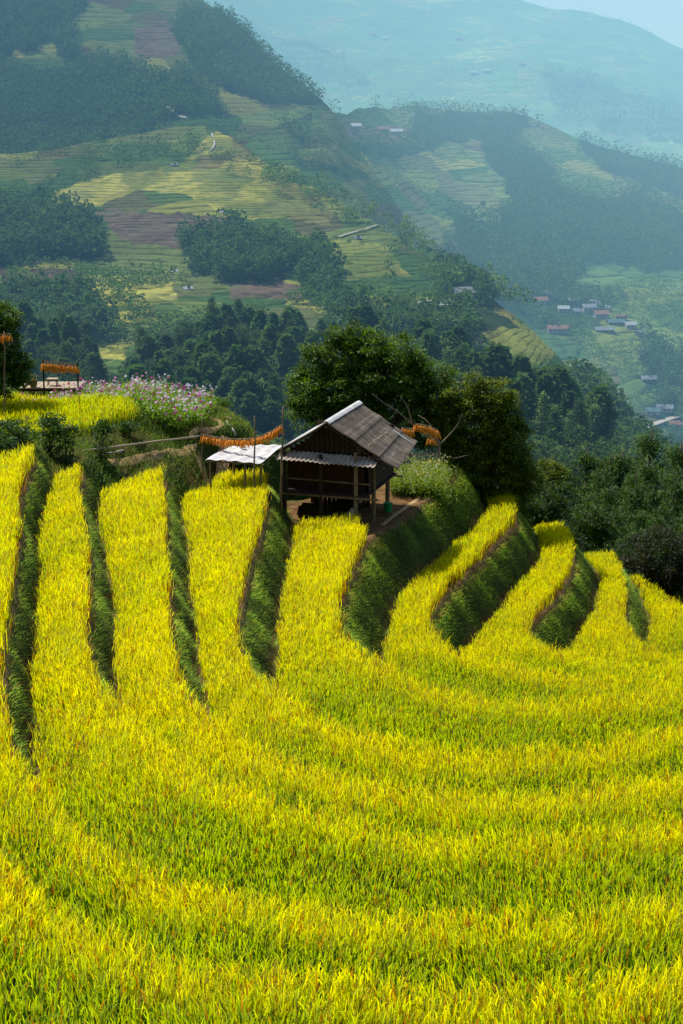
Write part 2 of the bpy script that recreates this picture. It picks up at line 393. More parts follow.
# ------------------------------------------------------------------ blades
def blades(base, length, width, lean, yaw, col_base, col_tip, bend=.5, segs=3, roll=None):
    """N blades, each a strip of quads; returns V,F,C"""
    N = len(base); t = np.linspace(0, 1, segs + 1)
    dirx, diry = np.cos(yaw), np.sin(yaw)
    rl = yaw + math.pi / 2 if roll is None else roll
    sx, sy = np.cos(rl), np.sin(rl)
    V = np.zeros((N, segs + 1, 2, 3)); C = np.zeros((N, segs + 1, 2, 3))
    for i, tt in enumerate(t):
        ang = lean + bend * tt * tt
        h = length * (tt * np.cos(lean) - .5 * (ang - lean) * tt * .55); r = length * (tt * np.sin(lean) + .5 * (ang - lean) * tt * .8)
        w = width * (1 - tt ** 1.6) * .5 + (.0012 if i == segs else 0)
        cx = base[:, 0] + dirx * r; cy = base[:, 1] + diry * r; cz = base[:, 2] + h
        for s_, sg in enumerate((-1, 1)):
            V[:, i, s_, 0] = cx + sg * sx * w; V[:, i, s_, 1] = cy + sg * sy * w; V[:, i, s_, 2] = cz
            C[:, i, s_] = col_base + (col_tip - col_base) * (tt ** .8)
    n2 = (segs + 1) * 2; k = np.arange(N)[:, None] * n2
    Fc = [np.stack([k[:, 0] + 2 * i, k[:, 0] + 2 * i + 1, k[:, 0] + 2 * i + 3, k[:, 0] + 2 * i + 2], 1) for i in range(segs)]
    return V.reshape(-1, 3), np.concatenate(Fc), C.reshape(-1, 3)
class Soup:
    def __init__(s): s.V = []; s.F = []; s.C = []; s.n = 0
    def add(s, V, Fc, C): s.V.append(V); s.F.append(Fc + s.n); s.C.append(C); s.n += len(V)
    def build(s, name, mat, parent=None, loc=None):
        return link(name, raw_mesh(name, np.concatenate(s.V), np.concatenate(s.F), np.concatenate(s.C)), mat, parent, loc)
    def mesh(s, name): return raw_mesh(name, np.concatenate(s.V), np.concatenate(s.F), np.concatenate(s.C))

# ------------------------------------------------------------------ rice
def jitter_grid(x0, x1, y0, y1, sp):
    a, b = np.meshgrid(np.arange(x0, x1, sp), np.arange(y0, y1, sp)); a = a.ravel(); b = b.ravel()
    return a + rng.uniform(-.45, .45, a.shape) * sp, b + rng.uniform(-.45, .45, a.shape) * sp
YEL = np.array((.98, .87, .003)); YG = np.array((.52, .66, .005)); GRN = np.array((.045, .15, .005)); RED = np.array((.50, .20, .015)); DGRN = np.array((.03, .075, .005))
def rice_plants(x, y, z, dlow, sp, greenness, hscale=1.0, segs=2, nb=(6, 3)):
    S = Soup(); N = len(x)
    # leaves
    for rep in range(nb[0]):
        ty = 6.283 * fbm(x * .5, y * .5, 2, 71) * 2
        b = np.stack([x, y, z], 1) + np.stack([rng.normal(0, sp * .38, N), rng.normal(0, sp * .38, N), np.zeros(N)], 1)
        u = rng.random(N); gsel = np.clip(greenness + (u - .5) * 1.25, 0, 1)[:, None]
        tip = YEL * (1 - sstep(.28, .55, gsel)) + YG * sstep(.28, .55, gsel); tip = tip * (1 - sstep(.68, .9, gsel)) + GRN * sstep(.68, .9, gsel)
        red = (rng.random(N) < .045 + .34 * (dlow < .22))[:, None]; tip = np.where(red, RED, tip)
        tip = tip * rng.uniform(.42, 1.1, (N, 1))
        cb = np.where(red, RED * .3, DGRN * .6 + .07 * tip)  # shade between plants painted into darker leaf bases
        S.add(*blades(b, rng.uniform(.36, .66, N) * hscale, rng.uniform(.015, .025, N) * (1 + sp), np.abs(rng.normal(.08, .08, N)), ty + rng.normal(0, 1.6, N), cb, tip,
                      bend=rng.uniform(.02, .45, N), segs=segs, roll=rng.normal(0, .7, N)))
    # drooping grain heads
    for rep in range(nb[1]):
        b = np.stack([x, y, z + .43 * hscale], 1) + np.stack([rng.normal(0, sp * .4, N), rng.normal(0, sp * .4, N), rng.normal(0, .04, N)], 1)
        gsel = (np.clip(greenness + rng.normal(0, .2, N), 0, 1))[:, None]
        tip = (YEL * (1 - gsel) + YG * gsel) * rng.uniform(.7, 1.12, (N, 1)); tip = np.where((rng.random(N) < .08)[:, None], RED * 1.1, tip)
        S.add(*blades(b, rng.uniform(.16, .28, N) * hscale, rng.uniform(.015, .024, N), np.abs(rng.normal(.12, .12, N)), ty + rng.normal(0, 1.5, N), tip * .45, tip,
                      bend=rng.uniform(.2, 1.3, N), segs=segs, roll=rng.normal(0, .8, N)))
    return S
RICE_LABEL = {
 0: 'ripe rice on the topmost terrace along the very bottom of the picture',
 1: 'yellow rice band whose thin far end touches the left edge of the picture',
 2: 'second curving strip of golden rice from the left edge',
 3: 'third curving strip of golden rice from the left, below the dirt path',
 4: 'fourth golden rice strip, ending under the flat white lean-to roof',
 5: 'golden rice strip that ends in the shade at the foot of the wooden hut',
 6: 'golden rice strip just right of the steep grassy bank beneath the hut',
 7: 'second golden rice strip right of the hut, with a squared far end',
 8: 'third golden rice strip right of the hut, before the dark pines',
 9: 'lowest rounded rice terrace at the right edge beside the dark woods',
}
def infrustum(x, y, z, mL=2.2, mR=2.2):
    D = y * CP + (H - z) * SP; px, py = proj(np.stack([x, y, z], -1)); m = mL * F / D
    return (px > -m) & (px < 683 + m) & (py < 1024 + 1.5 * F / D)
for (k) in range(10):
    Ss = []
    for (y0, y1, sp, segs, nb) in ((11.5, 27, .13, 3, (8, 6)), (27, 42, .14, 2, (6, 6)), (42, 78, .145, 2, (5, 6))):
        x, y = jitter_grid(-17, 22, y0, y1, sp)
        ii = gi(x, y); sel = ii == k; x, y = x[sel], y[sel]
        if not len(x): continue
        z = gz(x, y); dl = samp(GL, x, y); du = samp(GU, x, y); gt = samp(GT, x, y); gb = samp(GB, x, y)
        yard = (k == 5) & (np.hypot((x - 1.0) / 3.1, (y - 59.2) / 3.4) < .9) | ((k == 5) & (y > 56.2)) | ((k == 5) & (x > .6) & (y > 54.7))
        endy = {6: 68.2, 7: 68.6, 8: 68.6, 9: 68.8}.get(k, 99)
        du_ = du; sel = (dl > .07) & (du > .09) & (gb < -.12) & infrustum(x, y, z) & ~yard & (y < endy + .3 * np.sin(x * 3))
        x, y, z, dl, du_ = x[sel], y[sel], z[sel], dl[sel], du_[sel]
        if not len(x): continue
        ga = samp(GLX, x, y); gb_ = samp(GLY, x, y); wy = sstep(.25, .8, -gb_ / np.hypot(ga, gb_).clip(1e-3))
        pn = fbm(x * .22, y * .22, 3, 91); pn2 = fbm(x * 1.7, y * 1.7, 2, 92)
        g = .20 + (pn - .5) * .7 + (pn2 - .5) * .6 + (fbm(x * 5, y * 5, 2, 95) - .5) * .5 + .30 * (1 - sstep(18, 34, y + x * .35)) + wy * (.74 * sstep(.35, 1.2, dl) - .26 * np.exp(-(dl / .5) ** 2)) - .12 * np.exp(-dl / .4)  # backlit crest bands painted as yellower rice, greener away from the edge
        hs = (1 - .30 * np.exp(-du_ / .7) + .10 * np.exp(-dl / .4) - .20 * wy * sstep(.4, 1.4, dl)) * (1 + (fbm(x * .8, y * .8, 2, 93) - .5) * .35) * rng.uniform(.9, 1.1, len(x))
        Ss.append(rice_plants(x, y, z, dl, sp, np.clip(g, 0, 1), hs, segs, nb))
    if Ss:
        T = Soup()
        for s in Ss:
            for a, b, c in zip(s.V, s.F, s.C): T.add(a, b - b.min() if False else b - (0), c) if False else None
        V = np.concatenate([np.concatenate(s.V) for s in Ss]); C = np.concatenate([np.concatenate(s.C) for s in Ss])
        off = 0; Fs = []
        for s in Ss: Fs.append(np.concatenate(s.F) + off); off += s.n
        o = link('rice_crop', raw_mesh('rice_crop', V, np.concatenate(Fs), C), M['rice'])
        tag(o, RICE_LABEL[k], 'rice crop', 'ripe rice on the stepped terraces', 'stuff')
        print('rice', k, len(V))

# upper field on the spur
def poly_pts(poly, sp):
    P = np.array(poly); x, y = jitter_grid(P[:, 0].min(), P[:, 0].max(), P[:, 1].min(), P[:, 1].max(), sp); s = inside(x, y, P); return x[s], y[s]
FIELD = [(-18, 55), (-14, 54.6), (-10.6, 55.2), (-8.6, 57.2), (-7.5, 59.0), (-7.9, 60.2), (-9.6, 61.6), (-11.5, 62.0), (-18, 62.0)]
x, y = poly_pts(FIELD, .13); z = gz(x, y); g = .30 + (fbm(x * .5, y * .5, 3, 4) - .5) * .7
S = rice_plants(x, y, z, np.full(len(x), 1.0), .13, np.clip(g + .36, 0, 1), .9 + 0 * x, 2, (6, 3))
tag(S.build('rice_crop', M['rice']), 'small rice field on the hilltop at left, in front of the pink flowers', 'rice crop', 'ripe rice on the stepped terraces', 'stuff')

# ------------------------------------------------------------------ grass on risers and banks
def grass(x, y, z, L, W, cb, ct, lean=(.5, .35), dirn=None, segs=2, bend=1.0):
    N = len(x); yaw = rng.uniform(0, 6.283, N) if dirn is None else dirn + rng.normal(0, .7, N)
    return blades(np.stack([x, y, z], 1), L, W, np.abs(rng.normal(lean[0], lean[1], N)), yaw, cb, ct, bend=bend * rng.uniform(.3, 1.3, N), segs=segs)
dzy, dzx = np.gradient(GZ, .15)
def downdir(x, y):
    return np.arctan2(-samp(dzy, x, y), -samp(dzx, x, y))
G1 = np.array((.26, .40, .035)); G2 = np.array((.12, .25, .02)); G3 = np.array((.42, .42, .03)); STR = np.array((.34, .20, .06)); DK = np.array((.012, .022, .004))
S = Soup()
for rep in range(2):
    x, y = jitter_grid(-16, 20, 14, 72, .052); gt = samp(GT, x, y)
    s = (gt > .03) & (gt < 1.0); x, y, gt = x[s], y[s], gt[s]; z = gz(x, y); s = infrustum(x, y, z, 1.5) & (samp(GB, x, y) < .1); x, y, gt, z = x[s], y[s], gt[s], z[s]
    nz = fbm(x * 1.5, y * 1.5, 3, 22); keep = rng.random(len(x)) < np.clip(1.25 - 1.0 * sstep(.45, 1.0, gt) + (nz - .5), .12, 1); x, y, gt, z, nz = x[keep], y[keep], gt[keep], z[keep], nz[keep]
    N = len(x); u = rng.random((N, 1)); t = gt[:, None]
    ct = np.where(u < .45, G1, np.where(u < .8, G2, G3)); topb = (gt < .16)[:, None]
    ct = np.where(topb & (rng.random((N, 1)) < .35), STR, ct) * rng.uniform(.6, 1.3, (N, 1)) * (1.9 - 1.3 * t) * (.45 + 1.1 * sstep(.3, .7, nz))[:, None]  # shade painted in: blades darken towards the foot of the bank
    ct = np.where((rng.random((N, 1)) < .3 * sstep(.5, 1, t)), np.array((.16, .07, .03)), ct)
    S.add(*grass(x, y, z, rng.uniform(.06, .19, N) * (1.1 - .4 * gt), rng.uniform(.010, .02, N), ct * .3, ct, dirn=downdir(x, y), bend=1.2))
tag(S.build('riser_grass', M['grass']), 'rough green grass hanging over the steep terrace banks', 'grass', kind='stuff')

S = Soup()
for (sp, L0, L1, thr, cc) in ((.075, .10, .30, .2, (G1, G3, YG * .55)), (.16, .3, .6, .55, (G2, G1, G2))):
    x, y = jitter_grid(-17, 7, 46, 73, sp); z = gz(x, y); gb = samp(GB, x, y); nz = fbm(x * .8, y * .8, 3, 61)
    path = samp(HUTYARD, x, y)
    s = ((gb > -.1) | ((x > 1.9) & (y > 60.5) & (x < 5.2))) & infrustum(x, y, z, 2) & (nz > thr * .75) & (rng.random(len(x)) > path) & ~((x > -4.6) & (x < 1.6) & (y > 56) & (y < 62.6) & (gb < 0.1))
    x, y, z = x[s], y[s], z[s]; N = len(x); u = rng.random((N, 1)); ct = np.where(u < .4, cc[0], np.where(u < .7, cc[1], cc[2])) * rng.uniform(.6, 1.25, (N, 1))
    pathm = np.zeros(N, bool)
    S.add(*grass(x, y, z, rng.uniform(L0, L1, N), rng.uniform(.012, .024, N), DK * 2, ct, lean=(.35, .3)))
tag(S.build('hilltop_grass', M['grass']), 'short green grass covering the hilltop around the hut and path', 'grass', kind='stuff')

# ------------------------------------------------------------------ leaf clouds
def leafcloud(C, n, spread, size, ctop, cbot, flat=.6, zref=None, droop=0.0, asp=.42):
    """C: cluster centres (K,3); n leaves each"""
    K = len(C); N = K * n; c = np.repeat(C, n, 0)
    off = rng.normal(0, 1, (N, 3)); off[:, 2] *= flat; off *= spread; p = c + off
    nrm = rng.normal(0, 1, (N, 3)); nrm[:, 2] = np.abs(nrm[:, 2]) + .4; nrm /= np.linalg.norm(nrm, axis=1, keepdims=True)
    a = np.cross(nrm, rng.normal(0, 1, (N, 3))); a /= np.linalg.norm(a, axis=1, keepdims=True) + 1e-9; b = np.cross(nrm, a)
    s = (size * rng.uniform(.6, 1.3, N))[:, None]
    V = np.stack([p - a * s, p + b * s * asp, p + a * s, p - b * s * asp], 1).reshape(-1, 3)
    k = np.arange(N)[:, None] * 4; Fc = k + np.array([[0, 1, 2, 3]])
    kc = np.repeat(rng.random((K, 1)), n, 0); t = np.clip(kc * .7 + rng.random((N, 1)) * .5 - .1, 0, 1)
    col = cbot + (ctop - cbot) * t; return V, Fc, np.repeat(col, 4, 0)
def lobes_points(lobes, per, shell=.55):
    out = []
    for (c, r) in lobes:
        r = np.array(r if hasattr(r, '__len__') else (r, r, r)); n = max(4, int(per * (r[0] * r[1] * r[2]) ** .667))
        d = rng.normal(0, 1, (n, 3)); d /= np.linalg.norm(d, axis=1, keepdims=True); rad = shell + (1 - shell) * rng.random((n, 1)) ** .6
        ns = 1 + .22 * (fbm(d[:, 0] * 2 + c[0], d[:, 1] * 2 + d[:, 2] * 2 + c[1], 2, 5)[:, None] - .5) * 2
        out.append(np.array(c) + d * r * rad * ns)
    return np.concatenate(out)
def limb(p0, p1, n=6, w=.1):
    p0 = np.array(p0, float); p1 = np.array(p1, float); t = np.linspace(0, 1, n)[:, None]; L = np.linalg.norm(p1 - p0)
    m = rng.normal(0, w * L * .5, (n, 3)) * np.sin(t * math.pi); q = p0 + (p1 - p0) * t + m; q[:, 2] += L * .08 * np.sin(t[:, 0] * math.pi); return q

def lobed_tree(name, base, lobes_px, yd, label, cat, per=60, nleaf=26, spread=.2, size=.075, ctop=(.10, .16, .012), cbot=(.015, .035, .006), squash=1.0, group=None, trunk_r=.2, depth=1.0, grow=1.0):
    base = np.array(base, float); root = empty(name, base); lob = []
    for (px, py, rp, dy) in lobes_px:
        c = PY(px, py, yd + dy); r = grow * rp / F * (c[1] * CP + (H - c[2]) * SP); lob.append((c - base, (r, r * depth, r * squash)))
    C = lobes_points(lob, per); S = Soup(); S.add(*leafcloud(C, nleaf, spread, size, np.array(ctop), np.array(cbot))); S.build('crown', M['leaf'], root)
    mb = MB(); cen = np.mean([c for c, r in lob], 0); fork = np.array([cen[0] * .35, cen[1] * .35, max(.8, cen[2] * .45)])
    mb.tube(limb((0, 0, -.3), fork, 6, .05), np.linspace(trunk_r, trunk_r * .7, 6), 10, wob=.2)
    for c, r in lob:
        e = c * np.array([1, 1, 1]); mid = fork + (e - fork) * .5 + rng.normal(0, .12, 3)
        mb.tube(np.vstack([limb(fork, mid, 4), limb(mid, e, 4)[1:]]), np.linspace(trunk_r * .5, .02, 7), 6, wob=.2)
        for q in range(4):
            d = rng.normal(0, 1, 3); d /= np.linalg.norm(d); mb.tube(limb(mid, c + d * np.array(r) * .8, 5, .15), np.linspace(trunk_r * .18, .008, 5), 5)
    mb.build('trunk', M['bark'], root, smooth=True); tag(root, label, cat, group); return root

bz = float(gz(2.6, 67.3))
lobed_tree('broadleaf_tree', (2.4, 68.5, gz(2.4, 68.5)), [(296, 412, 9, .3), (312, 352, 9, 0), (334, 336, 9, 0), (446, 372, 9, .2), (318, 362, 15, .3), (303, 385, 13, 0), (356, 340, 16, .2), (395, 350, 16, 0), (372, 350, 22, 0), (345, 358, 24, .4), (325, 385, 24, 0), (308, 398, 17, -.3), (352, 392, 34, .3), (385, 372, 28, -.2), (408, 384, 26, .2), (425, 372, 16, 0),
            (395, 412, 36, .5), (436, 392, 18, .3), (350, 420, 28, 1.0), (318, 418, 20, .8), (430, 425, 28, .8), (300, 372, 7, .2), (338, 342, 9, 0), (412, 352, 9, .1), (296, 405, 8, 0), (380, 338, 8, 0)], 68.5,
           'wide spreading green tree rising directly behind the hut roof', 'tree', per=42, nleaf=70, spread=.16, size=.075, ctop=(.12, .20, .01), cbot=(.018, .045, .006), squash=.8, trunk_r=.2, grow=1.2)
lobed_tree('broadleaf_tree', (6.4, 67.6, gz(6.4, 67.6)), [(470, 392, 18, 0), (492, 398, 20, 0), (508, 412, 16, 0), (478, 420, 34, .2), (505, 442, 26, 0), (455, 420, 22, .2), (488, 460, 38, 0), (515, 470, 22, -.1), (460, 462, 26, 0), (500, 492, 28, 0), (470, 490, 22, 0.2), (448, 400, 14, 0), (522, 498, 16, 0), (536, 485, 9, 0)], 67.6,
           'dense rounded dark tree with yellowish tips right of the hut', 'tree', per=60, nleaf=66, spread=.15, size=.07, ctop=(.16, .20, .008), cbot=(.014, .036, .004), trunk_r=.16, depth=.8, grow=1.12)
# warm young shoots on the rounded tree belong to its crown colour; tree at the left edge
lobed_tree('broadleaf_tree', (-14.3, 60.5, gz(-14.3, 60.5)), [(2, 318, 16, 0), (-18, 325, 26, 0), (8, 340, 15, 0), (-10, 352, 26, 0), (14, 366, 15, 0), (25, 361, 8, 0), (0, 378, 22, 0), (20, 378, 10, 0), (-30, 370, 30, 0), (12, 325, 7, 0)], 60.5,
           'leafy bright green tree cut off by the left edge of the picture', 'tree', per=130, nleaf=30, spread=.12, size=.075, ctop=(.12, .20, .01), cbot=(.015, .04, .005), trunk_r=.14)

# ------------------------------------------------------------------ shrubs, flowers, weeds
def shrub(px, py, y, rp, label, ctop=(.05, .11, .01), cbot=(.012, .03, .005), n=3, sq=.7, name='shrub', group='shrubs on the hilltop bank', size=.055):
    c0 = PY(px, py, y); g = float(gz(c0[0], c0[1])) if c0[1] < 91 and abs(c0[0]) < 21 else c0[2] - 1; r = rp / F * (y * CP + (H - c0[2]) * SP)
    base = np.array([c0[0], c0[1], g - .05]); root = empty(name, base); lob = []
    for i in range(n): lob.append((np.array([rng.uniform(-.5, .5) * r * (n > 1), rng.uniform(-.4, .4) * r, max(c0[2] - base[2], r * .35) + rng.uniform(-.25, .25) * r]), (r * .75, r * .7, r * sq * .8)))
    lob.append((np.array([0, 0, max(c0[2] - base[2], r * .35) * .45]), (r * .85, r * .7, max(c0[2] - base[2], r * .5) * .5)))
    C = lobes_points(lob, 130, .4); S = Soup(); S.add(*leafcloud(C, 22, .09, size, np.array(ctop), np.array(cbot))); S.build('foliage', M['leaf'], root)
    mb = MB()
    for i in range(5): mb.tube(limb((0, 0, 0), lob[i % n][0] + rng.normal(0, .3, 3) * r, 4), (.02, .015, .01, .005), 5)
    mb.build('stem', M['bark'], root); tag(root, label, 'shrub', group); return root
for a in [(18, 432, 51.8, 26, 'dark leafy shrub at the left edge under the hilltop rice field'), (48, 426, 53.6, 17, 'rounded dark shrub in front of the hilltop rice, left of the pale log'),
          (66, 436, 53.2, 15, 'low dark shrub above the end of the pale log'), (100, 428, 55.2, 13, 'small shrub at the lower right border of the hilltop rice field'),
          (128, 426, 57.4, 10, 'small bush between the hilltop rice and the pink flowers'), (-6, 446, 49.8, 20, 'shrub cut by the left edge above the leftmost rice strip'),
          (140, 408, 61, 9, 'green bush rising among the pink flowers')]:
    shrub(*a)
shrub(222, 404, 66, 9, 'bright green bush right of the garden poles', ctop=(.12, .2, .01), cbot=(.03, .07, .006))
shrub(322, 449, 62.9, 9, 'bush growing at the back corner of the hut roof')
shrub(244, 470, 59.4, 14, 'dark bush in the shade under the white lean-to roof')
def weeds(x0, x1, y0, y1, n, h, cols, name, label, petals=None, sp=.02, leafc=(G1, G2)):
    x = rng.uniform(x0, x1, n); y = rng.uniform(y0, y1, n); s = fbm(x * 1.2, y * 1.2, 2, 12) > .3; x, y = x[s], y[s]; n = len(x); z = gz(x, y); S = Soup()
    hh = rng.uniform(h * .6, h * 1.15, n); ct = np.where(rng.random((n, 1)) < .5, leafc[0], leafc[1]) * rng.uniform(.6, 1.4, (n, 1))
    yaw = rng.uniform(0, 6.283, n); ln = np.abs(rng.normal(.12, .12, n))
    S.add(*blades(np.stack([x, y, z], 1), hh, np.full(n, .012), ln, yaw, DK * 3, ct, bend=.25, segs=2))
    tip = np.stack([x + np.cos(yaw) * np.sin(ln + .1) * hh, y + np.sin(yaw) * np.sin(ln + .1) * hh, z + hh * .93], 1)
    mid = tip * .55 + np.stack([x, y, z], 1) * .45; S.add(*leafcloud(mid, 5, h * .16, .05, np.array(leafc[0]) * 1.2, np.array(leafc[1]) * .6))
    S.build(name, M['leaf']) if petals is None else None
    return S, tip
# cosmos hedge
SS = Soup(); TT = []
for (px0, px1, r0, yy0, yy1, n, h) in ((66, 150, 400, 60.6, 63.4, 1500, .72), (134, 212, 400, 59.6, 63.4, 2300, .98), (30, 80, 400, 60.8, 62.0, 500, .5)):
    xa = (px0 - CX) / F * 64.5; xb = (px1 - CX) / F * 64.5; S, tip = weeds(xa, xb, yy0, yy1, n, h, None, 'x', '', petals=1); SS.add(np.concatenate(S.V), np.concatenate(S.F), np.concatenate(S.C)); TT.append(tip)
fl = SS.build('cosmos_flower_bed', M['leaf']); tag(fl, 'band of tall pink and white cosmos flowers along the hilltop', 'flowers', kind='stuff')
TT = np.concatenate(TT)
def flowers(T, palette, probs, size, per=6):
    N = len(T); K = N * per; c = np.repeat(T, per, 0); a0 = np.repeat(rng.uniform(0, 6.28, N), per) + np.tile(np.arange(per) * 6.283 / per, N)
    nr = rng.normal(0, .5, (N, 3)); nr[:, 1] -= .7; nr[:, 2] += .8; nr /= np.linalg.norm(nr, axis=1, keepdims=True); u = np.cross(nr, [0, 0, 1.0]); u /= np.linalg.norm(u, axis=1, keepdims=True); w = np.cross(nr, u)
    u = np.repeat(u, per, 0); w = np.repeat(w, per, 0); d = np.cos(a0)[:, None] * u + np.sin(a0)[:, None] * w; e = -np.sin(a0)[:, None] * u + np.cos(a0)[:, None] * w
    s = np.repeat(size * rng.uniform(.7, 1.3, N), per)[:, None]
    V = np.stack([c, c + d * s * .8 + e * s * .42, c + d * s, c + d * s * .8 - e * s * .42], 1).reshape(-1, 3); Fc = np.arange(K)[:, None] * 4 + np.array([[0, 1, 2, 3]])
    pc = np.array(palette)[rng.choice(len(palette), N, p=probs)]; return V, Fc, np.repeat(np.repeat(pc, per, 0), 4, 0)
sel = rng.random(len(TT)) < .34; TT[:, 2] -= rng.random(len(TT)) ** 2 * .35; S = Soup(); S.add(*flowers(TT[sel], [(.80, .74, .78), (.72, .30, .55), (.58, .06, .28), (.42, .03, .10)], [.45, .33, .15, .07], .048)); 
bl = S.build('blossoms', M['petal'], fl)
# weeds beside the hut
S, tip = weeds(1.95, 4.15, 61.2, 65.0, 3000, .95, None, 'x', '', petals=1, leafc=((.26, .32, .04), (.10, .18, .015)))
wd = S.build('wild_flower_patch', M['leaf']); tag(wd, 'tall pale green weeds with tiny flowers growing right of the hut', 'weeds', kind='stuff')
sel = rng.random(len(tip)) < .28; S = Soup(); S.add(*flowers(tip[sel], [(.70, .66, .34), (.75, .55, .05), (.7, .68, .6)], [.5, .3, .2], .026, 5)); S.build('blossoms', M['petal'], wd)

# ------------------------------------------------------------------ paths
def ribbon(name, pts, w, mat, label, lift=.03, cat='path'):
    Q = catmull([p[:2] for p in pts], 8); T = np.gradient(Q, axis=0); T /= np.linalg.norm(T, axis=1, keepdims=True); Nn = np.stack([-T[:, 1], T[:, 0]], 1); n = 5
    G = np.zeros((len(Q), n, 3))
    for j, s in enumerate(np.linspace(-.5, .5, n)):
        ww = w * (1 + .35 * (vnoise(np.arange(len(Q)) * .35, np.full(len(Q), s * 3.0), 3) - .5)); p = Q + Nn * (s * ww)[:, None]
        G[:, j, :2] = p; G[:, j, 2] = gz(p[:, 0], p[:, 1]) + lift - .05 * (abs(s) > .4)
    o = MB().sheet(G).build(name, mat, smooth=True); tag(o, label, cat, kind='structure'); return o
def onhill(px, py):      # a photo point dropped onto the hilltop
    d = ray(px, py); t = 50.0 / d[1]
    for i in range(400):
        p = np.array([0, 0, H]) + d * t
        if p[2] <= float(gz(p[0], p[1])): return p
        t += .08 / d[1]
    return p
ribbon('dirt_path', [onhill(*p) for p in ((110, 464), (150, 457), (190, 448), (225, 441), (258, 436), (280, 432))], .42, M['dirt'], 'ochre dirt path along the hilltop left of the hut')
ribbon('yard_path', [(1.45, 56.9), (1.95, 58.5), (2.85, 60.8), (3.7, 63.2)], .26, M['dirt'], 'pale earth path along the rim of the hut yard', lift=.02)
ribbon('garden_path', [onhill(*p) for p in ((190, 438), (215, 431), (222, 424), (214, 419), (206, 416))], .26, M['dirt'], 'narrow winding garden path behind the poles')
def kerb(pts, r, label, mat, name='path_edging'):
    P = np.array(pts); Q = catmull(P, 6)
    if len(pts) == 2: Q = P[0] + (P[1] - P[0]) * np.linspace(0, 1, 14)[:, None]; Q[:, :2] += rng.normal(0, .02, (14, 2)); Q[:, 2] = Q[:, 2] + r
    else: Q[:, 2] = np.convolve(np.pad(gz(Q[:, 0], Q[:, 1]), 3, mode='edge'), np.ones(7) / 7, 'valid') + r
    mb = MB(); mb.tube(Q, r * (1 + .15 * np.sin(np.arange(len(Q)) * 1.7)), 7, wob=.25); o = mb.build(name, mat, smooth=True); tag(o, label, 'path edging'); return o
kerb([onhill(*p) for p in ((68, 462), (124, 452))], .05, 'pale log lying at the left end of the hilltop path', M['concrete'], 'log')
kerb([onhill(*p) for p in ((84, 452), (200, 437))], .04, 'long pale edging running beside the dirt path', M['pale_wood'])
kerb([onhill(*p) for p in ((205, 428), (222, 420), (232, 413), (226, 408), (205, 405))], .035, 'curved pale edging winding up between poles and bush', M['concrete'])
kerb([onhill(*p) for p in ((222, 417), (236, 414), (242, 417), (238, 421), (226, 422))], .04, 'small curved concrete rim of the garden bed left of the corn line', M['concrete'], 'garden_rim')

# ------------------------------------------------------------------ corn
def cob(mb, p, L, r, lean):
    d = np.array([lean[0], lean[1], -1.0]); d /= np.linalg.norm(d); t = np.array([0, .12, .5, .85, 1.0])
    mb.tube(np.array(p) + d * L * t[:, None], r * np.array([.45, .95, 1, .7, .2]), 7, wob=.12)
def bunch(parent, p, n, L=.2):
    mb = MB()
    for i in range(n):
        a = rng.uniform(0, 6.28); q = np.array(p) + np.array([math.cos(a) * .055, math.sin(a) * .055, rng.uniform(-.05, .03)]); cob(mb, q, L * rng.uniform(.8, 1.2), .026, (math.cos(a) * .35, math.sin(a) * .35))
    o = mb.build('corn_bunch', M['corn'], parent, smooth=True)
    hb = MB()
    for i in range(4): a = rng.uniform(0, 6.28); hb.tube([np.array(p) + (0, 0, .02), np.array(p) + (math.cos(a) * .04, math.sin(a) * .04, .09)], (.014, .004), 5)
    hb.build('husk', M['husk'], o); return o
def garland(P, label, n, rope_r=.018, L=.2, ncob=7):
    P = np.array(P); c = P.mean(0); root = empty('corn_garland', c); Q = catmull(P - c, 10)
    MB().tube(Q, rope_r, 6).build('hanging_pole', M['bamboo'], root, smooth=True)
    s = np.linspace(0, len(Q) - 1, n)
    for i, t in enumerate(s):
        k = int(min(t, len(Q) - 2)); q = Q[k] + (Q[k + 1] - Q[k]) * (t - k); bunch(root, q - np.array([0, 0, .06]), ncob, L * rng.uniform(.8, 1.4 if i % 5 == 0 else 1.1))
    tag(root, label, 'hanging corn', 'orange corn hung out to dry'); return root
def pole(px, r0, r1, y, label, rad=.035, z0=None, lean=0.0, name='wooden_pole', cat='pole', group='thin wooden poles on the hilltop'):
    b = PY(px, r0, y); t = PY(px + lean, r1, y); base = b.copy(); base[2] = (float(gz(b[0], b[1])) if z0 is None else z0) - .1
    Q = limb(base - base, t - base, 7, .012); mb = MB(); mb.tube(Q, np.linspace(rad, rad * .65, 7), 8, wob=.1)
    for k in (2, 4): mb.tube([Q[k] - (0, 0, .012), Q[k] + (0, 0, .012)], rad * 1.12, 8)
    o = mb.build(name, M['bamboo'], loc=base, smooth=True); tag(o, label, cat, group); return o
gp = [PY(203, 434, 57.9), PY(215, 437, 57.7), PY(232, 439, 57.4), PY(252, 438, 57.0), PY(268, 433, 56.6), PY(281, 425, 56.2)]
garland(gp, 'long sagging line of orange corn cobs above the white lean-to roof', 34, L=.2, ncob=8)
pole(202, 457, 417, 57.95, 'thin pole holding the left end of the sagging corn line', .03)
pole(254.5, 490, 416, 55.9, 'tall thin pole standing in front of the white lean-to roof', .035, z0=1.0)
pole(280.5, 490, 406, 56.0, 'tall pole where the corn line meets the hut roof', .04, z0=.9, lean=3)
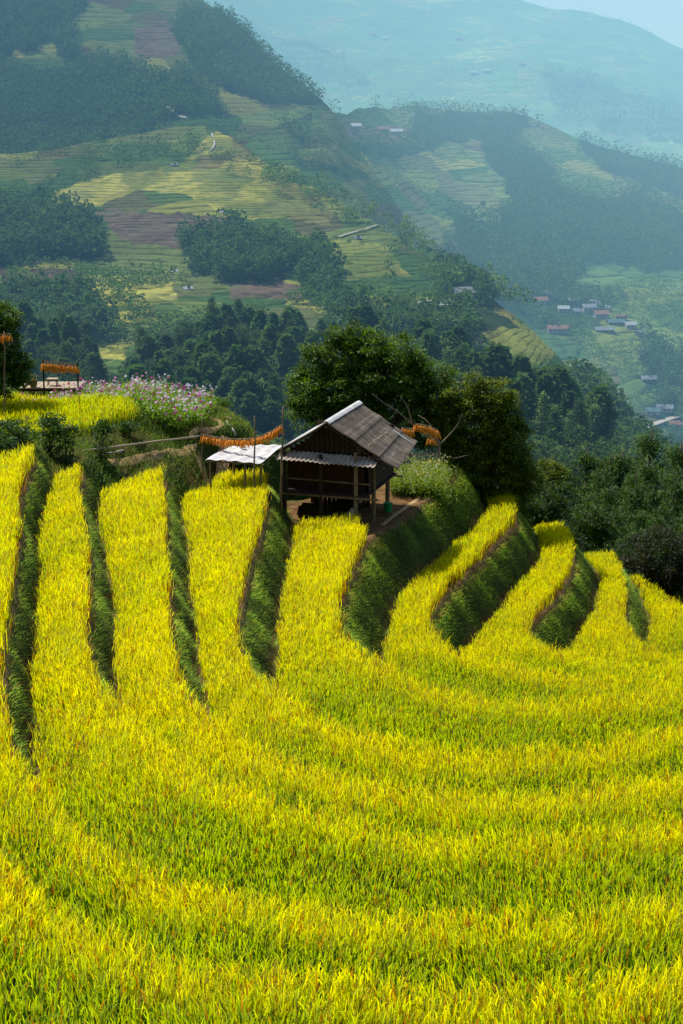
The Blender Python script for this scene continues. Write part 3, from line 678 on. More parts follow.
for a in [(163, 425, 395, 60.6, 'thin stake among the pink flowers'), (190, 428, 397, 61.2, 'stout short post left of the pair of garden poles'), (197.5, 426, 406, 62.0, 'shortest garden post, between two taller ones'), (205, 424, 399, 62.4, 'garden post at the right end of the pink flowers')]:
    pole(*a, rad=.035)
pole(4, 405, 331, 58.5, 'pole near the left picture edge carrying a corn bundle', .03)
garland([PY(-22, 334, 58.4), PY(-8, 335, 58.4), PY(9, 334, 58.4)], 'short corn bundle hanging from the pole at the left edge', 8, L=.24, ncob=8)

# ------------------------------------------------------------------ viewing deck
yD = 62.2; dl = PY(20, 388, yD); dr = PY(79, 386, yD); zD = dl[2]
dk = empty('viewing_deck', (float((dl[0] + dr[0]) / 2), yD, zD - .5)); w = dr[0] - dl[0]
mb = MB(); n = 12
for i in range(n): mb.box((-w / 2 + (i + .5) * w / n, .65, .5), (w / n - .012, 1.5, .05))
mb.build('floor', M['pale_wood'], dk)
for q in (-.08, 1.38): MB().box((0, q, .43), (w, .07, .09)).build('beam', M['old_wood'], dk)
for (lx, ly) in ((-w / 2 + .1, -.02), (w / 2 - .1, -.02), (-w / 2 + .1, 1.3), (w / 2 - .1, 1.3), (0, -.02)): MB().tube([(lx, ly, -.7), (lx, ly, .385)], .045, 8).build('leg', M['old_wood'], dk)
for lx, hh in ((-w / 2 + .95, 1.62), (w / 2 - .02, 1.5)): MB().tube([(lx, -.16, -.3), (lx + .02, -.16, hh)], (.036, .03), 8).build('post', M['old_wood'], dk)
MB().tube([(-w / 2 + .9, -.16, 1.58), (w / 2 + .04, -.16, 1.47)], .022, 7).build('rail', M['bamboo'], dk)
tag(dk, 'small wooden viewing deck with two posts above the hilltop rice', 'deck')
D0 = np.array([(dl[0] + dr[0]) / 2, yD, zD - .5])
garland([D0 + (-w / 2 + 1.0, -.2, 1.53), D0 + (.3, -.2, 1.48), D0 + (w / 2 - .06, -.2, 1.42)], 'row of orange corn hung between the posts of the wooden deck', 15, L=.26, ncob=9)
tb = empty('low_table', D0 + (.05, .45, .525)); mb = MB(); mb.box((0, 0, .26), (.42, .34, .04)); mb.build('tabletop', M['pale_wood'], tb)
for sx in (-1, 1):
    for sy in (-1, 1): MB().tube([(sx * .17, sy * .13, 0), (sx * .16, sy * .12, .24)], .018, 6).build('leg', M['old_wood'], tb)
tag(tb, 'small pale low table standing on the wooden deck', 'table')
bk = empty('planter_basket', D0 + (-.62, -.0, .525)); mb = MB(); zz = np.linspace(0, .3, 7); mb.tube(np.stack([0 * zz, 0 * zz, zz], 1), (.11, .12, .14, .15, .16, .17, .165), 14); mb.build('basket', M['bamboo'], bk)
C = lobes_points([((0, 0, .42), .17)], 300, .2); S = Soup(); S.add(*leafcloud(C, 10, .06, .04, np.array((.38, .14, .03)), np.array((.12, .10, .02)))); S.build('dried_plant', M['leaf'], bk)
tag(bk, 'woven basket of reddish dried plants on the left of the deck', 'basket')

# ------------------------------------------------------------------ the hut
HB = np.array([-.56, 57.0, 0.0]); HR = math.atan2(-.287, .957)
hut = empty('wooden_hut', HB, HR)
tag(hut, 'dark wooden hut on stilts with a weathered corrugated gable roof', 'hut')
RZ, RE, RXR, LE, LXL, RL = 3.75, 2.28, 2.3, 2.66, -1.85, 4.25
def corr(x0, z0, x1, z1, y0, y1, waves, amp, nrow=10, sagz=.04, th=.012, fx=0.0, fz=0.0, f0=0.0):
    ny = waves * 5; ys = np.linspace(y0, y1, ny + 1); s = np.linspace(0, 1, nrow + 1); G = np.zeros((nrow + 1, ny + 1, 3))
    nx, nz = -(z1 - z0), (x1 - x0); l = math.hypot(nx, nz); nx /= l; nz /= l
    if nz < 0: nx, nz = -nx, -nz
    w = amp * np.cos(np.linspace(0, waves * 2 * math.pi, ny + 1))
    for i, t in enumerate(s):
        sg = -sagz * math.sin(math.pi * t); jog = rng.normal(0, .004, 1)
        G[i, :, 0] = x0 + (x1 - x0) * t + nx * w; G[i, :, 1] = ys; G[i, :, 2] = z0 + (z1 - z0) * t + nz * w + sg + jog + .02 * (fbm(ys * .8, ys * 0 + t * 3, 2, 3) - .5)
    if fx or fz:      # the front of the slope runs out farther than the back
        k = (1 - (ys - y0) / (y1 - y0)); tt = (f0 + (1 - f0) * s)[:, None] if False else s[:, None]
        G[:, :, 0] += fx * k[None] * (f0 + tt * (1 - f0 if f0 < 0 else 1)) ; G[:, :, 2] += fz * (k[None] - .5) * 2 * (f0 + tt)
    return G
def lerp(a, b, t): return a + (b - a) * t
# three overlapping courses of sheets on the right slope
rr = link('roof', None) if False else None
mb = MB()
for (t0, t1, lift) in ((0, .40, .05), (.36, .74, .03), (.70, 1.0, .01)):
    q = corr(lerp(0, RXR, t0), lerp(RZ, RE, t0) + lift, lerp(0, RXR, t1), lerp(RZ, RE, t1) + lift, 0 + rng.uniform(-.03, .03), RL + rng.uniform(-.03, .03), 28, .028)
    kf = np.linspace(1, 0, q.shape[1])[None]; tt = q[..., 0] / RXR; q[..., 0] += .36 * kf * tt; q[..., 2] += (.10 - .17 * kf) * tt; mb.solid_sheet(q, .01)
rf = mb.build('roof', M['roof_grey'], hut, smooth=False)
lf = MB().solid_sheet(corr(0, RZ + .03, LXL, LE, .0, RL, 46, .017), .01).build('left_roof_slope', M['roof_pale'], hut); lf["label"] = 'pale sunlit left slope of the hut roof'  # paler sheet colour carries the sun glare on this slope
mb = MB(); mb.sheet(np.array([[(-.2, y, RZ - .05), (-.08, y, RZ + .07), (0, y, RZ + .10), (.08, y, RZ + .065), (.15, y, RZ + .0)] for y in np.linspace(-.03, RL + .03, 12)])); mb.build('ridge_cap', M['roof_pale'], hut, smooth=True)
# weathered battens lashed over the sheets
for t, y0, y1 in ((.62, .5, 3.4), (.93, .2, 2.6)):
    x = lerp(0, RXR, t); z = lerp(RZ, RE, t) + .075; mb = MB()
    mb.tube([(x + rng.normal(0, .02), k, z + rng.normal(0, .012)) for k in np.arange(y0, y1, .2)], .022, 6, wob=.3)
    mb.build('roof_batten', M['pale_wood'], hut)
MB().box((lerp(0, RXR, .80), 3.75, lerp(RZ, RE, .80) + .09), (.85, .06, .03), Matrix.Rotation(R(32.5), 4, 'Y')).build('roof_batten', M['roof_pale'], hut)
# rake boards
for (x1, z1) in ((RXR, RE), (LXL, LE)):
    a = math.atan2(RZ - z1, -(0 - x1)) if x1 > 0 else math.atan2(RZ - z1, x1); L = math.hypot(x1, RZ - z1)
    for ry in (.06, 2, RL - .1): MB().tube([(0, ry, RZ - .07), (x1 * .98, ry, z1 - .05)], .035, 6).build('rafter', M['old_wood'], hut)
for x, z in ((0, RZ - .11), (1.2, 2.9), (RXR - .15, RE + .02), (-1.0, 3.1), (LXL + .1, LE - .02)): MB().tube([(x, .02, z - .05), (x, RL, z - .05)], .03, 6).build('purlin', M['bamboo'], hut)
# awning of corrugated iron across the gable
G = np.zeros((6, 121, 3)); xs = np.linspace(-1.82, 1.9, 121); w = .024 * np.cos(np.linspace(0, 21 * 2 * math.pi, 121))
for i, t in enumerate(np.linspace(0, 1, 6)):
    G[i, :, 0] = xs; G[i, :, 1] = .30 - .62 * t; G[i, :, 2] = 2.62 - .22 * t + w - .03 * np.sin(t * 3.14) - .02 * (xs + 1.8) + .03 * (vnoise(xs * 2, xs * 0 + 1, 8) - .5)
MB().solid_sheet(G, .008).build('awning', M['roof_rust'], hut)
# gable boards, walls
mb = MB()
for x in np.arange(-1.45, 1.75, .19):
    zt = (RZ - .12) - abs(x) * ((RZ - RE) / RXR if x > 0 else (RZ - LE) / -LXL) - .06
    if zt > 2.66: mb.box((x, .52, (2.6 + zt) / 2), (.17, .03, zt - 2.6))
mb.build('gable_board', M['old_wood'], hut)
mb = MB()
for x in np.arange(-1.5, 1.35, .17): mb.box((x, .55 + rng.normal(0, .008), 1.86), (.155, .03, 1.36 + rng.uniform(-.05, .05)))
mb.build('front_wall', M['red_wood'], hut)
mb = MB()
for y in np.arange(.6, 4.0, .17): mb.box((1.45, y, 1.80), (.03, .155, 1.25))
mb.build('side_wall', M['old_wood'], hut)
mb = MB()
for y in np.arange(.6, 4.0, .17): mb.box((-1.6, y, 1.6), (.03, .155, 1.8))
mb.build('side_wall', M['old_wood'], hut)
mb = MB()
for x in np.arange(-1.5, 1.45, .17): mb.box((x, 4.0, 2.1), (.155, .03, 1.9))
mb.build('back_wall', M['old_wood'], hut)
mb = MB()
for x in np.arange(-1.5, .75, .17): mb.box((x, 3.1 + rng.normal(0, .01), .52), (.15, .03, 1.1))
mb.build('underfloor_shade_boards', M['old_wood'], hut)  # dark boards added to keep the space below the floor gloomy
mb = MB()
for y in np.arange(.0, 4.05, .2): mb.box((0.0, y, 1.15), (3.1, .185, .045))
mb.build('floor', M['old_wood'], hut)
for a, b, r_ in (((-1.75, .0, 1.08), (1.95, -.05, 1.08), .05), ((-1.75, 4.0, 1.08), (1.8, 4.0, 1.08), .05), ((-1.7, .15, 1.62), (1.6, .12, 1.58), .03), ((1.3, -.1, .98), (1.35, 4.1, .98), .045)): MB().tube([a, b], r_, 8).build('beam', M['bamboo'], hut)
for (x, y, z1) in ((1.12, -.02, 2.75), (1.5, 1.0, 2.5), (1.3, 3.7, 2.9), (-1.6, .05, 2.6), (-1.6, 3.7, 2.7), (-.2, .0, 2.6), (-1.0, 2.0, 2.9)):
    mb = MB(); zb = float(gz(HB[0] + .957 * x + .287 * y, HB[1] - .287 * x + .957 * y)) - .1
    mb.tube([(x, y, zb), (x + .01, y, (zb + z1) / 2), (x, y, z1)], (.085, .075, .07), 9, wob=.08); mb.build('post', M['bamboo'] if x > .5 else M['old_wood'], hut)

# lean-to with flat white roof
lt = empty('lean_to_shelter', (-3.5, 57.2, 1.1)); tag(lt, 'flat white sheet roof on poles joined to the left of the hut', 'shelter')
c = [np.array([-4.82, 56.35, 2.56]), np.array([-4.06, 58.35, 2.66]), np.array([-2.1, 58.35, 2.66]), np.array([-2.86, 56.0, 2.50])]; o3 = np.array([-3.5, 57.2, 1.1])
G = np.zeros((9, 25, 3))
for i, s in enumerate(np.linspace(0, 1, 9)):
    for j, t in enumerate(np.linspace(0, 1, 25)):
        G[i, j] = (c[0] * (1 - t) + c[3] * t) * (1 - s) + (c[1] * (1 - t) + c[2] * t) * s - o3 + np.array([0, 0, .02 * math.sin(j * 1.05) + .03 * math.sin(s * 5 + t * 4) + .10 * (t > .75) * (t - .75)])
MB().solid_sheet(G, .012).build('roof_sheet', M['roof_pale'], lt, smooth=False)
mb = MB()
for s in (.03, .5, .97):
    a = (c[0] * (1 - s) + c[1] * s) - o3; b = (c[3] * (1 - s) + c[2] * s) - o3; MB().tube([a - (.05, 0, .06), b + (.1, 0, -.06)], .03, 7).build('beam', M['bamboo'], lt)
for q in (c[0] + (.15, .1, 0), c[3] + (0, .08, 0), c[3] + (-.55, .1, 0), c[1] + (.1, -.1, 0), c[2] + (-.1, -.1, 0)):
    zb = float(gz(q[0], q[1])) - .1; MB().tube([(q[0] - o3[0], q[1] - o3[1], zb - o3[2]), (q[0] - o3[0], q[1] - o3[1], q[2] - .06 - o3[2])], .04, 8).build('post', M['bamboo'], lt)
for s in (.35, .6):
    p = (c[1] * (1 - s) + c[2] * s); 
st = MB(); st.tube([(0, 0, 0), (.05, 0, .05), (.16, .02, .05), (.22, .02, .0)], (.02, .06, .06, .02), 8, wob=.4); tag(st.build('loose_stone', M['concrete'], loc=(-3.7, 57.9, 2.66), smooth=True), 'small stone weighing down the white lean-to roof', 'stone')

def hw(x, y, z): return np.array([HB[0] + .957 * x + .287 * y, HB[1] - .287 * x + .957 * y, z])
# green bucket
pb = PZ(388, 511, .02); pb[2] = float(gz(pb[0], pb[1])); bu = empty('bucket', pb); mb = MB(); mb.tube([(0, 0, 0), (0, 0, .01), (0, 0, .30), (0, 0, .325), (0, 0, .33), (0, 0, .30)], (.12, .125, .165, .18, .165, .155), 20); mb.build('pail', M['green_plastic'], bu, smooth=False)
a = np.linspace(0, math.pi, 11); MB().tube(np.stack([.17 * np.cos(a), -.02 - .08 * np.sin(a), .31 + .12 * np.sin(a)], 1), .008, 6).build('handle', M['roof_pale'], bu); tag(bu, 'green plastic bucket standing on the bare earth beside the hut', 'bucket')
# things kept under the hut
def heap(x, y, label, n, L, r, name, cat, mat, rot=0.0, z=None, spread=.5):
    p = hw(x, y, 0); p[2] = float(gz(p[0], p[1])); o = MB()
    for i in range(n):
        row = i // 6; k = i % 6; yy = -spread / 2 + k * spread / 5; zz = r + row * r * 1.8; rj = r * rng.uniform(.75, 1.1)
        o.tube([(-L / 2 + rng.normal(0, .03), yy + rng.normal(0, .01), zz), (L / 2 + rng.normal(0, .03), yy + rng.normal(0, .01), zz)], rj, 8, wob=.2)
    o = o.build(name, mat, loc=p); o.rotation_euler = (0, 0, HR + rot); tag(o, label, cat); return o
heap(-.75, 1.0, 'stack of dark firewood in the shade under the hut', 30, 1.1, .05, 'firewood_stack', 'firewood', M['old_wood'], spread=.55)
heap(.15, 2.4, 'second heap of firewood farther back beneath the hut', 24, .9, .05, 'firewood_stack', 'firewood', M['old_wood'], spread=.5)
sk = MB(); zz = np.linspace(0, .42, 8); sk.tube(np.stack([.03 * np.sin(zz * 5), 0 * zz, zz], 1), (.16, .20, .21, .20, .18, .13, .07, .05), 12, wob=.15); p = hw(.62, 1.1, 0); p[2] = float(gz(p[0], p[1])); tag(sk.build('grain_sack', M['husk'], loc=p, smooth=True), 'pale tied sack leaning in the gloom under the hut floor', 'sack')
# plank bench behind the weeds
pbn = PY(421, 463, 65.6); zb = float(gz(pbn[0], pbn[1])); bn = empty('plank_bench', (pbn[0], pbn[1], zb)); hgt = max(.35, pbn[2] - zb)
mb = MB(); mb.box((0, 0, hgt), (1.1, .12, .05)); mb.box((.02, .15, hgt + .01), (1.15, .12, .05)); mb.build('seat', M['pale_wood'], bn)
mb = MB(); mb.box((0, .3, hgt + .3), (1.1, .03, .12)); mb.build('backrest', M['pale_wood'], bn)
for sx in (-.45, .45): MB().tube([(sx, .07, -.1), (sx, .07, hgt - .03)], .04, 8).build('leg', M['old_wood'], bn); MB().tube([(sx, .27, 0), (sx, .3, hgt + .36)], .03, 8).build('back_post', M['old_wood'], bn)
tag(bn, 'rough plank bench at the back of the weeds right of the hut', 'bench')

# dry tree hung with corn
tb0 = PY(436, 470, 66.0); tb0[2] = float(gz(tb0[0], tb0[1])); dt = empty('bare_tree', tb0)
def Q2(px, py, dy=0): return PY(px, py, 66.0 + dy) - tb0
mb = MB(); mb.tube(catmull([(0, 0, -.1), Q2(436, 462), Q2(439, 448), Q2(436, 436, -.1), Q2(430, 426, -.2)], 5), np.linspace(.10, .05, 21), 9, wob=.15)
for br in ([Q2(437, 440), Q2(424, 434, -.1), Q2(412, 424, -.3), Q2(398, 412, -.5), Q2(384, 403, -.6), Q2(372, 394, -.6)], [Q2(412, 424, -.3), Q2(408, 408, -.4), Q2(400, 396, -.4)], [Q2(436, 436, -.1), Q2(428, 422, -.2), Q2(418, 415, 0)],
           [Q2(438, 446), Q2(450, 434, .1), Q2(458, 424, .1), Q2(462, 414)], [Q2(438, 452), Q2(452, 458), Q2(468, 455, -.1)]):
    q = catmull(br, 5); mb.tube(q, np.linspace(.034, .010, len(q)), 7, wob=.15)
mb.build('trunk', M['pale_bark'], dt, smooth=True); tag(dt, 'crooked leafless tree with corn hung on its branches', 'tree')
garland([PY(402, 428, 65.3), PY(408, 428.5, 65.3), PY(413, 429, 65.3)], 'small red-orange corn bundle on the left branch of the bare tree', 6, L=.24, ncob=9)
garland([PY(416, 424, 65.5), PY(423, 425, 65.5), PY(430, 427, 65.5), PY(437, 430, 65.5)], 'thick bundle of red-orange corn on the middle of the bare tree', 11, L=.26, ncob=10)
garland([PY(429, 438, 65.6), PY(434, 439, 65.6)], 'lowest little bunch of corn beside the bare trunk', 3, L=.2, ncob=8)

# ------------------------------------------------------------------ seated person
pp = PY(405.5, 470, 64.2); pz = float(gz(pp[0], pp[1])); top = PY(405.5, 453, 64.2)[2]
sh = .0 + (top - pz)                      # crown of the head above the ground, sitting on a low stool
per = empty('person', (pp[0], pp[1], pz), R(-25)); s0 = max(.25, sh - .88)
stl = MB(); stl.tube([(0, 0, -.1), (0, 0, s0 - .02)], (.15, .16), 12); so = stl.build('log_stool', M['old_wood'], loc=(pp[0], pp[1], pz)); tag(so, 'cut log used as a stool behind the weeds', 'stool')
def skin(name, pts, edges, rad, mat, parent, root=0, sub=2):
    m = bpy.data.meshes.new(name); m.from_pydata([tuple(p) for p in pts], edges, []); o = link(name, m, mat, parent)
    sk = o.modifiers.new('skin', 'SKIN'); sv = m.skin_vertices[0].data if m.skin_vertices else None
    if sv is None:
        bm = bmesh.new(); bm.from_mesh(m); bm.verts.layers.skin.verify(); bm.to_mesh(m); bm.free(); sv = m.skin_vertices[0].data
    for i, r in enumerate(rad): sv[i].radius = (r, r) if not hasattr(r, '__len__') else r
    sv[root].use_root = True; sb = o.modifiers.new('sub', 'SUBSURF'); sb.levels = sub; sb.render_levels = sub; return o
M['skin'] = noisemat('skin', (.42, .22, .13), (.5, .28, .18), 6, bump=.02, rough=.6)
M['blue_cloth'] = noisemat('blue_cloth', (.02, .04, .12), (.05, .09, .25), 12, bump=.3)
M['dark_cloth'] = noisemat('dark_cloth', (.012, .012, .02), (.03, .03, .05), 12, bump=.3)
M['red_cloth'] = noisemat('red_cloth', (.45, .03, .02), (.7, .08, .04), 12, bump=.3)
b0 = s0
pts = [(0, 0, b0 + .08), (0, -.02, b0 + .28), (0, -.03, b0 + .46), (0, -.04, b0 + .56), (0, -.05, b0 + .62), (0, -.07, b0 + .74), (0, -.065, b0 + .84),
       (.17, -.03, b0 + .49), (.22, -.16, b0 + .26), (.10, -.34, b0 + .20), (-.17, -.03, b0 + .49), (-.22, -.16, b0 + .26), (-.10, -.34, b0 + .22),
       (.10, -.05, b0 + .06), (.13, -.42, b0 + .12), (.13, -.40, .07), (.13, -.52, .03), (-.10, -.05, b0 + .06), (-.13, -.42, b0 + .12), (-.13, -.40, .07), (-.13, -.52, .03)]
ed = [(0, 1), (1, 2), (2, 3), (3, 4), (4, 5), (5, 6), (2, 7), (7, 8), (8, 9), (2, 10), (10, 11), (11, 12), (0, 13), (13, 14), (14, 15), (15, 16), (0, 17), (17, 18), (18, 19), (19, 20)]
rad = [(.15, .12), (.13, .10), (.13, .09), .06, .05, .085, .07, .06, .045, .035, .06, .045, .035, .09, .075, .05, .035, .09, .075, .05, .035]
skin('body', pts, ed, rad, M['skin'], per)
skin('jacket', [pts[i] for i in (0, 1, 2, 3, 7, 8, 10, 11)] + [(.13, -.29, b0 + .21), (-.13, -.29, b0 + .23)], [(0, 1), (1, 2), (2, 3), (2, 4), (4, 5), (2, 6), (6, 7), (5, 8), (7, 9)],
     [(.17, .14), (.15, .12), (.15, .11), .07, .075, .06, .075, .06, .05, .05], M['blue_cloth'], per)
skin('trousers', [pts[i] for i in (0, 13, 14, 15, 17, 18, 19)], [(0, 1), (1, 2), (2, 3), (0, 4), (4, 5), (5, 6)], [(.165, .135), .105, .09, .065, .105, .09, .065], M['dark_cloth'], per)
skin('headscarf', [(0, -.02, b0 + .70), (0, -.035, b0 + .80), (0, -.05, b0 + .88)], [(0, 1), (1, 2)], [.085, .105, .07], M['red_cloth'], per)
for sx in (-1, 1):
    MB().tube([(sx * .032, -.148, b0 + .755), (sx * .032, -.158, b0 + .755)], .011, 8).build('eye', M['dark_cloth'], per)
    for f in range(4):
        w0 = np.array([sx * .10 - sx * .012 * f, -.36, b0 + .20]); MB().tube([w0, w0 + (0, -.05, -.01), w0 + (0, -.075, -.04)], (.010, .009, .006), 6).build('finger', M['skin'], per)
MB().tube([(0, -.135, b0 + .765), (0, -.165, b0 + .735), (0, -.145, b0 + .725)], (.008, .014, .008), 6).build('nose', M['skin'], per)
tag(per, 'person in blue jacket and red headscarf sitting behind the weeds', 'person')

# ------------------------------------------------------------------ near pines and woods on the right
oxs = np.arange(-260, 262, 4.0); oys = np.arange(-40, 400, 4.0)
def oz_at(x, y):
    fx = (x + 260) / 4; fy = (y + 40) / 4; i = int(fx); j = int(fy); u = fx - i; v = fy - j
    return (oz[j, i] * (1 - u) + oz[j, i + 1] * u) * (1 - v) + (oz[j + 1, i] * (1 - u) + oz[j + 1, i + 1] * u) * v
def ground_at(x, y):
    return float(gz(x, y)) if (-21 < x < 25 and y < 91) else float(oz_at(x, y))
def pine_meshes(hgt, seed, dens=1.0, tuft=.16):
    S = Soup(); tr = MB(); tr.tube(limb((0, 0, -.4), (rng.normal(0, .15), rng.normal(0, .15), hgt * .97), 8, .015), np.linspace(.022 * hgt, .02, 8), 8, wob=.15)
    C = []
    nl = int(hgt * 1.7)
    for i in range(nl):
        f = i / nl; z = hgt * (.12 + .86 * f); rr_ = hgt * .25 * (1 - f) ** .85 * rng.uniform(.6, 1.15) + .15; nb = rng.integers(4, 7); a0 = rng.uniform(0, 6.28)
        for b in range(nb):
            a = a0 + b * 6.283 / nb + rng.normal(0, .25); L = rr_ * rng.uniform(.6, 1.15); up = L * rng.uniform(.05, .4)
            e = np.array([math.cos(a) * L, math.sin(a) * L, z + up]); tr.tube(np.array([(0, 0, z), (e + (0, 0, z)) / 2 - (0, 0, up * .2), e]), (.035, .02, .008), 4)
            m = max(3, int(L * 4.5 * dens)); t = np.linspace(.35, 1.05, m)[:, None]
            q = np.array([0, 0, z]) + (e - np.array([0, 0, z])) * t; q = q + rng.normal(0, .09, q.shape) * (1 + L * .5); C.append(q)
    C = np.concatenate(C); S.add(*leafcloud(C, 22, tuft, .15, np.array((.10, .17, .025)), np.array((.012, .036, .008)), flat=.9, asp=.16))
    top = C[C[:, 2] > np.quantile(C[:, 2], .55)]; return tr.mesh('trunk', True), S.mesh('crown')
PM = [pine_meshes(h, i) for i, h in enumerate((8.0, 9.5, 11.0))]
for tm, cm in PM: tm.materials.append(M['bark']); cm.materials.append(M['needle'])
pines = []
def put_pine(x, y, v, sc, rz, label, group='dark pines on the slope right of the terraces', name='pine_tree'):
    r = empty(name, (x, y, ground_at(x, y) - .2), rz); r.scale = (sc, sc, sc)
    t = bpy.data.objects.new('trunk', PM[v][0]); COL.objects.link(t); t.parent = r; c_ = bpy.data.objects.new('crown', PM[v][1]); COL.objects.link(c_); c_.parent = r
    tag(r, label, 'pine tree', group); pines.append(r)
hts = (8.0, 9.5, 11.0)
# skyline row wanted for each photo column
sky = lambda px: np.interp(px, [440, 530, 545, 560, 590, 610, 630, 645, 660, 683, 760], [495, 470, 452, 446, 436, 430, 428, 420, 424, 428, 432])
cnt = 0
for y in (76, 81, 86, 92, 99, 107, 116):
    step = 30 if y < 90 else 22
    for px in np.arange(505 - (y - 75) * .5, 800, step):
        p = px + rng.uniform(-8, 8); x = (p - CX) / F * (y * 1.02 + 4); yy = y + rng.uniform(-2, 2); g = ground_at(x, yy)
        row = sky(p) + (116 - y) * 2.6 + rng.uniform(-4, 14)
        want = PY(p, row, yy)[2] - g
        if want < 2.2: continue
        v = int(np.argmin([abs(want - h) for h in hts])); sc = want / hts[v]
        if sc > 2.2: sc = 2.2
        put_pine(x, yy, v, sc, rng.uniform(0, 6.28), 'dark green pine in the dense wood below the right-hand terraces'); cnt += 1
print('pines', cnt)
def wood_shrub(px, py, y, rp, label, ct, cb):
    c = PY(px, py, y); g = ground_at(c[0], c[1]); r = rp / F * (y * 1.03); lob_tree(px, py, y, rp, label, ct, cb, g)
def lob_tree(px, py, y, rp, label, ct, cb, g):
    L = [(px, py, rp, 0), (px - rp * .7, py + rp * .5, rp * .7, .3), (px + rp * .7, py + rp * .45, rp * .75, -.3), (px, py + rp * 1.1, rp * .9, 0)]
    c = PY(px, py, y); lobed_tree('broadleaf_tree', (c[0], c[1], min(g, c[2] - 1.0)), L, y, label, 'tree', per=90, nleaf=26, spread=.15, size=.085, ctop=ct, cbot=cb, trunk_r=.12)
for a in [(660, 560, 74, 34, 'dark broadleaf tree filling the right edge above the lowest rice terrace', (.035, .04, .01), (.008, .012, .004)),
          (628, 560, 76, 22, 'bushy green tree left of the dark one at the right edge', (.05, .09, .01), (.01, .025, .004)),
          (590, 520, 80, 18, 'small rounded tree with bright top among the pines', (.07, .12, .01), (.008, .02, .004)),
          (545, 505, 73, 20, 'bushy tree between the rounded tree and the pine wood', (.06, .10, .01), (.01, .025, .004)),
          (560, 540, 71, 17, 'low dark bush behind the second and third right-hand rice strips', (.04, .075, .01), (.008, .02, .004)),
          (612, 575, 71, 15, 'low bush behind the third right-hand rice strip', (.035, .07, .01), (.008, .02, .004)),
          (548, 470, 88, 13, 'yellow-green sapling beside the rounded tree', (.16, .2, .01), (.03, .05, .006))]:
    wood_shrub(*a)

# ------------------------------------------------------------------ far landscape
def loft(cols, nu, nv, seed, amp, scale, name):
    """cols: list of (px, [(row, dist) foot .. crest]) -> real surface lofted through those world points"""
    px = np.array([c[0] for c in cols], float); m = len(cols[0][1]); W = np.array([[PY(c[0], r, d) for (r, d) in c[1]] for c in cols])
    u = np.linspace(0, len(cols) - 1, nu); v = np.linspace(0, m - 1, nv)
    def interp(A, t):     # catmull along axis 0
        n = A.shape[0]; i = np.clip(np.floor(t).astype(int), 0, n - 2); f = (t - i).reshape((-1,) + (1,) * (A.ndim - 1))
        p0 = A[np.maximum(i - 1, 0)]; p1 = A[i]; p2 = A[i + 1]; p3 = A[np.minimum(i + 2, n - 1)]
        tt = f; return .5 * ((2 * p1) + (-p0 + p2) * tt + (2 * p0 - 5 * p1 + 4 * p2 - p3) * tt ** 2 + (-p0 + 3 * p1 - 3 * p2 + p3) * tt ** 3)
    B = interp(W, u); B = np.swapaxes(interp(np.swapaxes(B, 0, 1), v), 0, 1)
    x, y = B[..., 0], B[..., 1]
    rid = 1 - np.abs(2 * fbm(x / scale, y / scale, 5, seed) - 1)
    dz = amp * (rid - rid.mean()) + amp * .35 * (fbm(x / scale * 4, y / scale * 4, 3, seed + 5) - .5)
    B[..., 2] += (dz - .35 * amp) * (1 - .55 * np.linspace(0, 1, B.shape[1])[None] ** 3)
    back = B[:, -1:].copy(); back = np.concatenate([back + np.array([0, 1, -.5]) * s for s in (scale * .3, scale * 1.0, scale * 2)], 1)
    return np.concatenate([B, back], 1)
EX = lambda c: c
A_ = loft([(-330, [(500, 300), (440, 360), (385, 430), (345, 500)]), (-120, [(500, 300), (430, 360), (380, 430), (338, 500)]), (0, [(500, 300), (430, 360), (380, 430), (338, 490)]), (70, [(500, 300), (435, 360), (385, 420), (345, 490)]), (112, [(500, 300), (440, 360), (405, 420), (372, 480)]),
           (170, [(500, 300), (430, 360), (390, 430), (352, 500)]), (240, [(500, 300), (425, 370), (375, 440), (328, 510)]), (330, [(500, 300), (430, 370), (385, 430), (342, 500)]), (450, [(505, 290), (440, 350), (400, 400), (362, 460)]),
           (540, [(515, 280), (465, 320), (432, 360), (398, 420)]), (600, [(530, 270), (490, 310), (460, 350), (428, 400)]), (690, [(550, 260), (520, 300), (495, 340), (470, 380)]), (800, [(570, 260), (545, 300), (520, 340), (500, 380)]), (950, [(600, 260), (570, 300), (550, 340), (530, 380)])],
          260, 80, 11, 14, 110, 'A')
B_ = loft([(-330, [(420, 480), (300, 640), (215, 800), (130, 1050)]), (-100, [(420, 480), (300, 640), (215, 800), (135, 1030)]), (0, [(420, 480), (300, 640), (212, 810), (150, 1000)]), (100, [(420, 480), (305, 630), (210, 820), (135, 1050)]), (190, [(420, 480), (310, 620), (205, 830), (120, 1070)]),
           (240, [(420, 480), (310, 620), (215, 800), (138, 1010)]), (300, [(425, 470), (320, 600), (235, 760), (178, 920)]), (370, [(430, 460), (335, 570), (265, 690), (210, 850)]), (450, [(440, 440), (370, 520), (310, 610), (260, 730)]),
           (520, [(450, 430), (395, 490), (350, 560), (312, 650)]), (570, [(460, 420), (420, 470), (395, 530), (365, 600)]), (640, [(490, 410), (470, 460), (455, 500), (440, 540)]), (720, [(520, 400), (500, 450), (485, 490), (475, 520)]), (950, [(540, 400), (520, 440), (500, 480), (480, 520)])],
          700, 420, 23, 22, 240, 'B')
